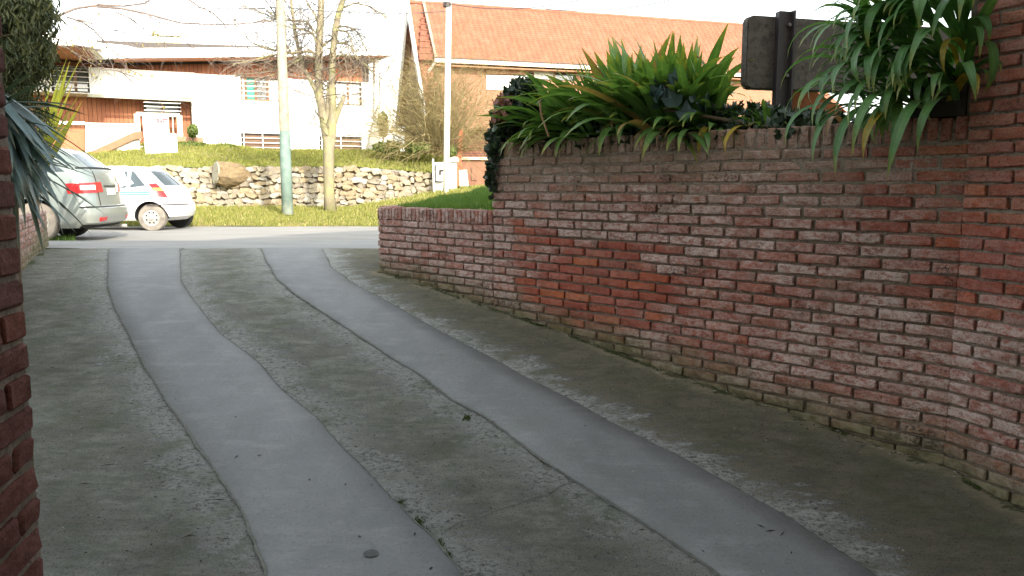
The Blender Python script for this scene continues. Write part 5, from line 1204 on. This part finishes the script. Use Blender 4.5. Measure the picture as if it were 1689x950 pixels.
q_ = on_ground(612, 918); mb = MB(); ring = [(q_.x + math.cos(a) * .035 * (1 + .2 * nz(math.cos(a), math.sin(a), 0, 2)), q_.y + math.sin(a) * .03, gz(q_.y + math.sin(a) * .03) + .0165) for a in frange(0, 2 * PI, .4)[:-1]]; mb.add(ring, [tuple(range(len(ring)))]); tag(mb.build('round_mark', simple('dark round mark', (.07, .075, .075), (.12, .125, .125), 60, .9, 0, space='pos'), fix=False), kind='stuff')  # flat dark disc for a small depression in the track
# ---------------------------------------------------------------- poles and cables
def pole_mat():
    n = NT('concrete pole with green painted foot'); v = n.pos(); z = n.sep(v)[2]
    c = n.mix(n.ramp(n.noise(v, 4, 5, .7, (1, 1, .6)), [(.3, 0.), (.7, 1.)]), (.25, .22, .16), (.35, .31, .24)); c = n.mix(n.ramp(n.noise(v, 9, 4, .7), [(.55, 0.), (.65, .6)]), c, (.16, .135, .085))
    g = n.mix(n.ramp(n.noise(v, 6, 4), [(.3, 0.), (.7, 1.)]), (.13, .185, .16), (.19, .255, .225))
    f = n.ramp(n.math('ADD', z, n.math('MULTIPLY', n.noise(v, 5, 3), .10)), [(.0, 1.), (1., 0.)]); 
    m = n.math('GREATER_THAN', n.math('ADD', z, n.math('MULTIPLY', n.math('SUBTRACT', n.noise(v, 5, 3), .5), .10)), 2.30)
    c = n.mix(m, g, c); low = n.ramp(n.math('ADD', z, n.math('MULTIPLY', n.noise(v, 7, 4), .5)), [(.45, .8), (.75, 0.)]); c = n.mix(low, c, (.45, .50, .45))
    return n.done(c, .85, n.bump(n.noise(v, 12, 4), .3, .01), 0, .2)
M_POLE = pole_mat(); Y0 = 21.0; b = at(474, 353, Y0)
up_ = thing('utility_pole', 'tall concrete utility pole with a green painted foot in front of the stone wall', 'utility pole', loc=b)
loc_build(MB().tube([at(474.5, 354, Y0), at(471, 260, Y0), at(468, 180, Y0), at(464, 60, Y0), at(460, -60, Y0), at(455, -220, Y0)], [.152, .142, .132, .118, .105, .09], 16), 'pole', M_POLE, up_, smooth=True)
pb2 = at(736, 323, 23.0)
p2 = thing('utility_pole', 'slim white pole standing in front of the meter pillar and tiled house', 'utility pole', loc=pb2)
loc_build(MB().tube([at(735.5, 324, 23.0), at(738, 160, 23.0), at(740, 20, 23.0), at(741, -90, 23.0)], [.088, .085, .082, .08], 14), 'pole', simple('white painted pole', (.68, .67, .62), (.74, .73, .68), 3, .6, .1), p2, smooth=True)
loc_build(MB().tube([at(737.5, 12, 23.0), at(738, 4, 23.0)], .12, 10), 'band', M_DK, p2)
M_CAB = simple('black cable', (.05, .05, .055), None, 9, .7, 0)
def cable(lab, a, b, sag, r=.012):
    n = 14; P = [a.lerp(b, i / n) - Vector((0, 0, sag * 4 * (i / n) * (1 - i / n))) for i in range(n + 1)]; tag(MB().tube(P, r, 5).build('cable', M_CAB), lab, 'cable', 'overhead cables')
cable('thin cable from the slim white pole curving up to the right over the tiled roof', at(741, 6, 23), at(1000, -12, 20), .25)
cable('upper cable rising right from above the tiled roof ridge', at(900, 15, 23), at(1160, -14, 20), .2)
cable('cable running left from the slim white pole behind the bare tree', at(740, 18, 23), at(455, 10, 21), .12)
cable('cable crossing the sky between the concrete pole and the left side', at(462, 12, 21), at(150, -20, 26), .25)

# ---------------------------------------------------------------- cars
def paint(name, c, metal=.0, rough=.28, dirt=(.30, .27, .22)):
    n = NT(name); v = n.obj(); z = n.sep(v)[2]; f = n.math('ADD', z, n.math('MULTIPLY', n.noise(v, 5, 5, .7), .5)); d = n.ramp(f, [(.45, .55), (.95, 0.)])
    col = n.mix(d, c, dirt); ro = n.ramp(d, [(0, rough), (.6, .7)])
    n.done(col, ro, None, metal, .5); n.b.inputs['Coat Weight'].default_value = .5; n.b.inputs['Coat Roughness'].default_value = .08; return n.mat
M_TYRE = simple('pale tyre rubber', (.16, .14, .12), (.28, .25, .21), 6, .9, .3); M_TYREB = simple('black tyre rubber', (.02, .02, .02), (.05, .045, .04), 6, .9, .3)
M_HUB = simple('dusty wheel cover', (.36, .34, .31), (.48, .46, .42), 8, .5, .1, metal=.2); M_UNDER = simple('black underbody', (.012, .012, .012), (.03, .028, .025), 6, .9, 0)
M_CGL = glass_mat('tinted car glass', (.05, .065, .075), .04); M_RED_L = simple('red tail lamp lens', (.42, .015, .02), (.52, .03, .03), 8, .15, 0, spec=.6); M_AMB = simple('amber lamp lens', (.62, .32, .06), None, 8, .15, 0, spec=.6); M_CLR = simple('clear lamp lens', (.62, .58, .56), None, 8, .12, 0, spec=.6)
M_GAP = simple('dark panel gap', (.02, .02, .022), None, 9, .8, 0); M_PLATE = simple('number plate white', (.6, .6, .58), None, 9, .5, 0)
class Body:
    """closed outlines stacked in height; local frame: +x ahead, +y the left side, z up; rear end near x=0"""
    def __init__(s, L, layers, bow=.10): s.L = L; s.lay = layers; s.bow = bow       # layer: z, halfwidth, rear x, front x, rear corner r, front corner r
    def at_z(s, z):
        l = s.lay
        if z <= l[0][0]: return l[0]
        for a, b in zip(l, l[1:]):
            if z <= b[0]: t = (z - a[0]) / max(1e-6, b[0] - a[0]); return tuple(p + (q - p) * t for p, q in zip(a, b))
        return l[-1]
    def outline(s, z, t):
        """t: -1..1 ; 0 = rear centre, +-side; |t| .0-.22 rear face, .22-.34 corner, .34-.8 side, .8-1 front"""
        z_, W, X0, X1, r0, r1 = s.at_z(z); a = abs(t); sg = 1 if t >= 0 else -1; bow = s.bow
        if a < .22: y = (W - r0) * a / .22; x = X0 + bow * (y / W) ** 2
        elif a < .34: q = (a - .22) / .12 * PI / 2; y = W - r0 + r0 * math.sin(q); x = X0 + bow * ((W - r0) / W) ** 2 + (r0) * (1 - math.cos(q))
        elif a < .80:
            k = (a - .34) / .46; xa = X0 + bow * ((W - r0) / W) ** 2 + r0; xb = X1 - r1; x = xa + (xb - xa) * k; y = W + .018 * math.sin(PI * k)
        elif a < .90: q = (a - .80) / .10 * PI / 2; y = W - r1 * (1 - math.cos(q)); x = X1 - r1 + r1 * math.sin(q)
        else: k = (a - .90) / .10; y = (W - r1) * (1 - k); x = X1
        return Vector((x, sg * y, z))
    def t_of_x(s, x, z, sg=1):
        lo, hi = .34, .80
        for _ in range(40):
            m = (lo + hi) / 2
            if s.outline(z, m).x < x: lo = m
            else: hi = m
        return lo * sg
    def nrm(s, z, t):
        e = .004; a = s.outline(z, t + e) - s.outline(z, t - e); b = s.outline(z + .01, t) - s.outline(z - .01, t); n = a.cross(b).normalized(); p = s.outline(z, t); c = Vector(((s.at_z(z)[2] + s.at_z(z)[3]) / 2, 0, z))
        return n if n.dot(p - c) > 0 else -n
    def shell(s, mats):
        T = [i / 7 * .22 for i in range(8)] + [.22 + .12 * i / 8 for i in range(1, 9)] + [.34 + .46 * i / 46 for i in range(1, 47)] + [.80 + .1 * i / 6 for i in range(1, 7)] + [.90 + .1 * i / 4 for i in range(1, 4)]
        T = [-t for t in T[:0:-1]] + T; zs = []
        for a, b in zip(s.lay, s.lay[1:]): n = max(1, int((b[0] - a[0]) / .035)); zs += [a[0] + (b[0] - a[0]) * i / n for i in range(n)]
        zs.append(s.lay[-1][0]); V = [s.outline(z, t) for z in zs for t in T]; m = len(T); mb = MB()
        mb.add(V, [(j * m + i, j * m + (i + 1) % m, (j + 1) * m + (i + 1) % m, (j + 1) * m + i) for j in range(len(zs) - 1) for i in range(m)] + [tuple(range(m))[::-1], tuple((len(zs) - 1) * m + i for i in range(m))])
        return mb
    def patch(s, corners, lift, n=8, m=5, skirt=.01):
        """quad patch on the skin; corners (t,z): bl, br, tr, tl"""
        bl, br, tr, tl = [Vector(c) for c in corners]; V = []
        for j in range(m + 1):
            for i in range(n + 1):
                u, v = i / n, j / m; q = bl.lerp(br, u).lerp(tl.lerp(tr, u), v); e = 0 if 0 < i < n and 0 < j < m else 0; V.append(s.outline(q.y, q.x) + s.nrm(q.y, q.x) * (lift - e))
        k = n + 1; mb = MB(); mb.add(V, [(j * k + i, j * k + i + 1, (j + 1) * k + i + 1, (j + 1) * k + i) for j in range(m) for i in range(n)])
        ring = [i for i in range(n + 1)] + [j * k + n for j in range(1, m + 1)] + [m * k + i for i in range(n - 1, -1, -1)] + [j * k for j in range(m - 1, 0, -1)]
        o = len(mb.v); c = [V[i] - (s.nrm(bl.y, bl.x)) * (lift + skirt) for i in ring]; mb.add(c, []); R_ = len(ring); mb.f += [(ring[i], ring[(i + 1) % R_], o + (i + 1) % R_, o + i) for i in range(R_)]; mb.m += [0] * R_
        return mb
    def fpatch(s, pts, lift, thick=.0):            # polygon in (x,z) on the left/right side
        V = [s.outline(z, s.t_of_x(x, z)) + s.nrm(z, s.t_of_x(x, z)) * lift for x, z in pts]; mb = MB(); c = sum(V, Vector()) / len(V); k = len(V)
        mb.add([c] + V, [(0, 1 + i, 1 + (i + 1) % k) for i in range(k)]); return mb
def wheel(root, x, y, r, wd, side, tyre, hub, spokes=8):
    w_ = tyre_o = MB().lathe([(r * .62, side * wd / 2), (r * .93, side * wd / 2), (r, side * wd * .36), (r, -side * wd * .36), (r * .93, -side * wd / 2), (r * .5, -side * wd / 2), (.01, -side * wd / 2)], 32, 'Y', (x, y, r)).build('wheel', tyre, root, False)
    MB().lathe([(r * .64, side * (wd / 2 - .004)), (r * .60, side * wd * .47), (r * .56, side * wd * .36), (r * .22, side * wd * .40), (r * .14, side * wd * .50), (.001, side * wd * .52)], 32, 'Y', (x, y, r)).build('hub_cap', hub, w_, False)
    for i in range(spokes):
        a = 2 * PI * (i + .5) / spokes; c = Vector((x + math.cos(a) * r * .40, y + side * wd * .405, r + math.sin(a) * r * .40)); MB().lathe([(r * .065, -.002), (r * .055, side * .006), (.001, side * .006)], 8, 'Y', c).build('vent_hole', M_GAP, w_, False)
    return w_
def car(name, lab, loc, rz, B, paintm, wheels, arch, R_, tyres, wd=.19, track=.70):
    t = thing(name, lab, 'car', 'parked cars', loc, rz); sh = B.shell(paintm); sh.m = [0] * len(sh.f); me = sh.mesh('body', [paintm, M_UNDER], True)
    b = link('body', me, t)
    for x in wheels:
        for sg in (1, -1):
            cm = MB().lathe([(.001, -.2), (arch, -.2), (arch, .25), (.001, .25)], 40, 'Y', (x, sg * (B.at_z(.4)[1] + .02), R_ + .01)).mesh('cut', M_UNDER); c = bpy.data.objects.new('cut', cm); C.objects.link(c); c.parent = t
            md = b.modifiers.new('arch', 'BOOLEAN'); md.object = c; md.operation = 'DIFFERENCE'; md.solver = 'EXACT'
            try: md.material_mode = 'TRANSFER'
            except Exception: pass
    bpy.context.view_layer.update(); dg = bpy.context.evaluated_depsgraph_get(); me2 = bpy.data.meshes.new_from_object(b.evaluated_get(dg)); b.modifiers.clear(); b.data = me2
    for c in [o for o in t.children if o.name.startswith('cut')]: bpy.data.objects.remove(c)
    me2.polygons.foreach_set('use_smooth', [True] * len(me2.polygons)); me2.set_sharp_from_angle(angle=math.radians(32))
    for i, x in enumerate(wheels):
        for sg in (1, -1): wheel(t, x, sg * (track), R_, wd, sg, tyres[0] if sg > 0 else tyres[1], M_HUB)  # pale rubber on the left wheels, black on the right
    return t, b
def add(B, root, name, mat, mb, **k): return mb.build(name, mat, root, **k)
# ---- silver people carrier: heading left, we see its tail and left side
SB = Body(4.2, [(.22, .76, .16, 4.05, .18, .3), (.30, .815, .03, 4.18, .22, .35), (.42, .83, -.01, 4.22, .24, .4), (.53, .835, .0, 4.22, .24, .4), (.57, .835, .07, 4.18, .26, .4), (.75, .835, .10, 4.0, .28, .4), (.90, .825, .115, 3.75, .28, .45), (1.02, .805, .14, 3.35, .27, .4), (1.12, .785, .17, 3.15, .25, .35), (1.17, .765, .22, 3.05, .24, .3), (1.40, .665, .50, 2.45, .20, .25), (1.47, .60, .66, 2.15, .20, .25), (1.50, .50, .85, 1.9, .18, .2)])
MS = paint('silver green car paint', (.24, .28, .27), .35, .30)
zc = gz(12.6) - .01; nr = at(86, 394, 12.45); ang = PI + math.radians(10)
tmp_wx = .72; locS = Vector((nr.x + tmp_wx, nr.y + .70 + .05, zc))
sv, sb = car('parked_car', 'silver people carrier parked facing left, its red tail lamp towards the drive', locS, ang, SB, MS, (1.0, 3.5), .37, .315, (M_TYRE, M_TYREB))
side = lambda B, x, z: B.t_of_x(x, z)
for sg in (1, -1):
    S_ = lambda c: [(sg * q[0], q[1]) for q in c]
    tl_ = add(SB, sv, 'tail_lamp', M_RED_L, SB.patch(S_([(.150, .785), (.346, .760), (.348, .915), (.165, .94)]), .012, 12, 4)); tl_['label'] = 'red and clear tail lamp'
    add(SB, tl_, 'lamp_lens', M_CLR, SB.patch(S_([(.24, .82), (.305, .815), (.305, .885), (.24, .895)]), .018, 6, 3))
    add(SB, sv, 'reflector', M_RED_L, SB.patch(S_([(.19, .335), (.255, .325), (.26, .385), (.19, .39)]), .008, 5, 2))
    P = [(.62, 1.14), (1.05, 1.12), (1.08, 1.37), (.86, 1.36)]
    if sg > 0:
        for P in ([(.52, 1.10), (1.02, 1.08), (1.12, 1.36), (.90, 1.36)], [(1.12, 1.08), (2.0, 1.06), (1.98, 1.385), (1.2, 1.375)], [(2.08, 1.06), (2.98, 1.04), (2.48, 1.36), (2.06, 1.38)]): add(SB, sv, 'side_window', M_CGL, SB.fpatch(P, .006))
add(SB, sv, 'rear_window', M_CGL, SB.patch([(-.215, 1.175), (.215, 1.175), (.20, 1.385), (-.20, 1.385)], .007, 14, 5))
add(SB, sv, 'trim_line', M_GAP, SB.patch([(-.30, 1.150), (.30, 1.150), (.30, 1.166), (-.30, 1.166)], .010, 20, 1))
add(SB, sv, 'panel_gap', M_GAP, SB.patch([(-.335, .543), (.335, .543), (.335, .556), (-.335, .556)], .006, 24, 1)); 
add(SB, sv, 'panel_gap', M_GAP, SB.patch([(.205, .57), (.212, .57), (.222, 1.15), (.215, 1.15)], .005, 1, 12)); add(SB, sv, 'number_plate', M_PLATE, SB.patch([(-.075, .735), (.075, .735), (.075, .84), (-.075, .84)], .010, 4, 2)); add(SB, sv, 'plate_recess', M_GAP, SB.patch([(-.12, .868), (.12, .868), (.12, .885), (-.12, .885)], .012, 6, 1))
add(SB, sv, 'bumper_skirt', M_UNDER, SB.patch([(-.33, .225), (.33, .225), (.33, .27), (-.33, .27)], .006, 24, 1)); add(SB, sv, 'exhaust', M_HUB, MB().tube([(.02, -.42, .20), (.30, -.42, .21)], .03, 10))
# ---- white hatchback on the far side, heading left
WB = Body(3.8, [(.22, .72, .14, 3.6, .18, .3), (.30, .78, .03, 3.7, .22, .35), (.42, .795, .0, 3.75, .24, .4), (.56, .80, .01, 3.75, .26, .4), (.60, .80, .05, 3.70, .27, .4), (.75, .80, .10, 3.6, .28, .4), (.86, .785, .15, 3.2, .28, .4), (.93, .765, .20, 2.95, .27, .4), (1.00, .74, .28, 2.82, .26, .3), (1.25, .63, .56, 2.30, .22, .25), (1.33, .565, .70, 2.05, .22, .25), (1.36, .48, .90, 1.8, .18, .2)], .20)
MW = paint('white car paint', (.74, .75, .77), 0, .3); wq = at(252, 379, 16.7); locW = Vector((wq.x + .52, wq.y + .68, gz(16.9) - .012))
wv, wb = car('parked_car', 'white hatchback with a pale blue stripe parked across the street', locW, PI, WB, MW, (.50, 2.85), .335, .285, (M_TYRE, M_TYREB), .17, .68)
for P in ([(.42, 1.02), (.50, .95), (.90, .91), (.92, 1.255), (.80, 1.255), (.58, 1.19)], [(.98, .905), (2.66, .87), (2.28, 1.20), (2.1, 1.25), (.99, 1.255)]): add(WB, wv, 'side_window', M_CGL, WB.fpatch(P, .006))
add(WB, wv, 'rear_window', M_CGL, WB.patch([(-.21, .955), (.21, .955), (.20, 1.26), (-.20, 1.26)], .007, 12, 5))
for sg in (1, -1):
    S_ = lambda c: [(sg * q[0], q[1]) for q in c]
    tq = add(WB, wv, 'tail_lamp', M_RED_L, WB.patch(S_([(.250, .70), (.300, .72), (.318, .98), (.272, 1.0)]), .012, 6, 8)); add(WB, tq, 'lamp_lens', M_AMB, WB.patch(S_([(.262, .84), (.310, .85), (.314, .90), (.266, .90)]), .018, 6, 2))
MBL = simple('pale blue stripe', (.06, .22, .34), None, 9, .4, 0)
for z in (.795, .75): add(WB, wv, 'stripe', MBL, WB.patch([(WB.t_of_x(.45, z), z), (WB.t_of_x(3.2, z), z), (WB.t_of_x(3.2, z), z + .028), (WB.t_of_x(.45, z), z + .028)], .012, 20, 1))
add(WB, wv, 'side_moulding', M_DK, WB.patch([(WB.t_of_x(1.15, .5), .50), (WB.t_of_x(2.5, .5), .50), (WB.t_of_x(2.5, .5), .525), (WB.t_of_x(1.15, .5), .525)], .008, 12, 1)); add(WB, wv, 'bumper_moulding', M_DK, WB.patch([(.0, .545), (.37, .545), (.37, .566), (.0, .566)], .008, 20, 1)); add(WB, wv, 'number_plate', M_PLATE, WB.patch([(-.08, .38), (.08, .38), (.08, .48), (-.08, .48)], .010, 4, 2)); add(WB, wv, 'sill', M_UNDER, WB.patch([(WB.t_of_x(1.1, .25), .225), (WB.t_of_x(2.65, .25), .225), (WB.t_of_x(2.65, .27), .27), (WB.t_of_x(1.1, .27), .27)], .006, 12, 1))
add(WB, wv, 'panel_gap', M_GAP, WB.patch([(WB.t_of_x(1.26, .3), .3), (WB.t_of_x(1.272, .3), .3), (WB.t_of_x(1.272, 1.23), 1.23), (WB.t_of_x(1.26, 1.23), 1.23)], .005, 1, 12))
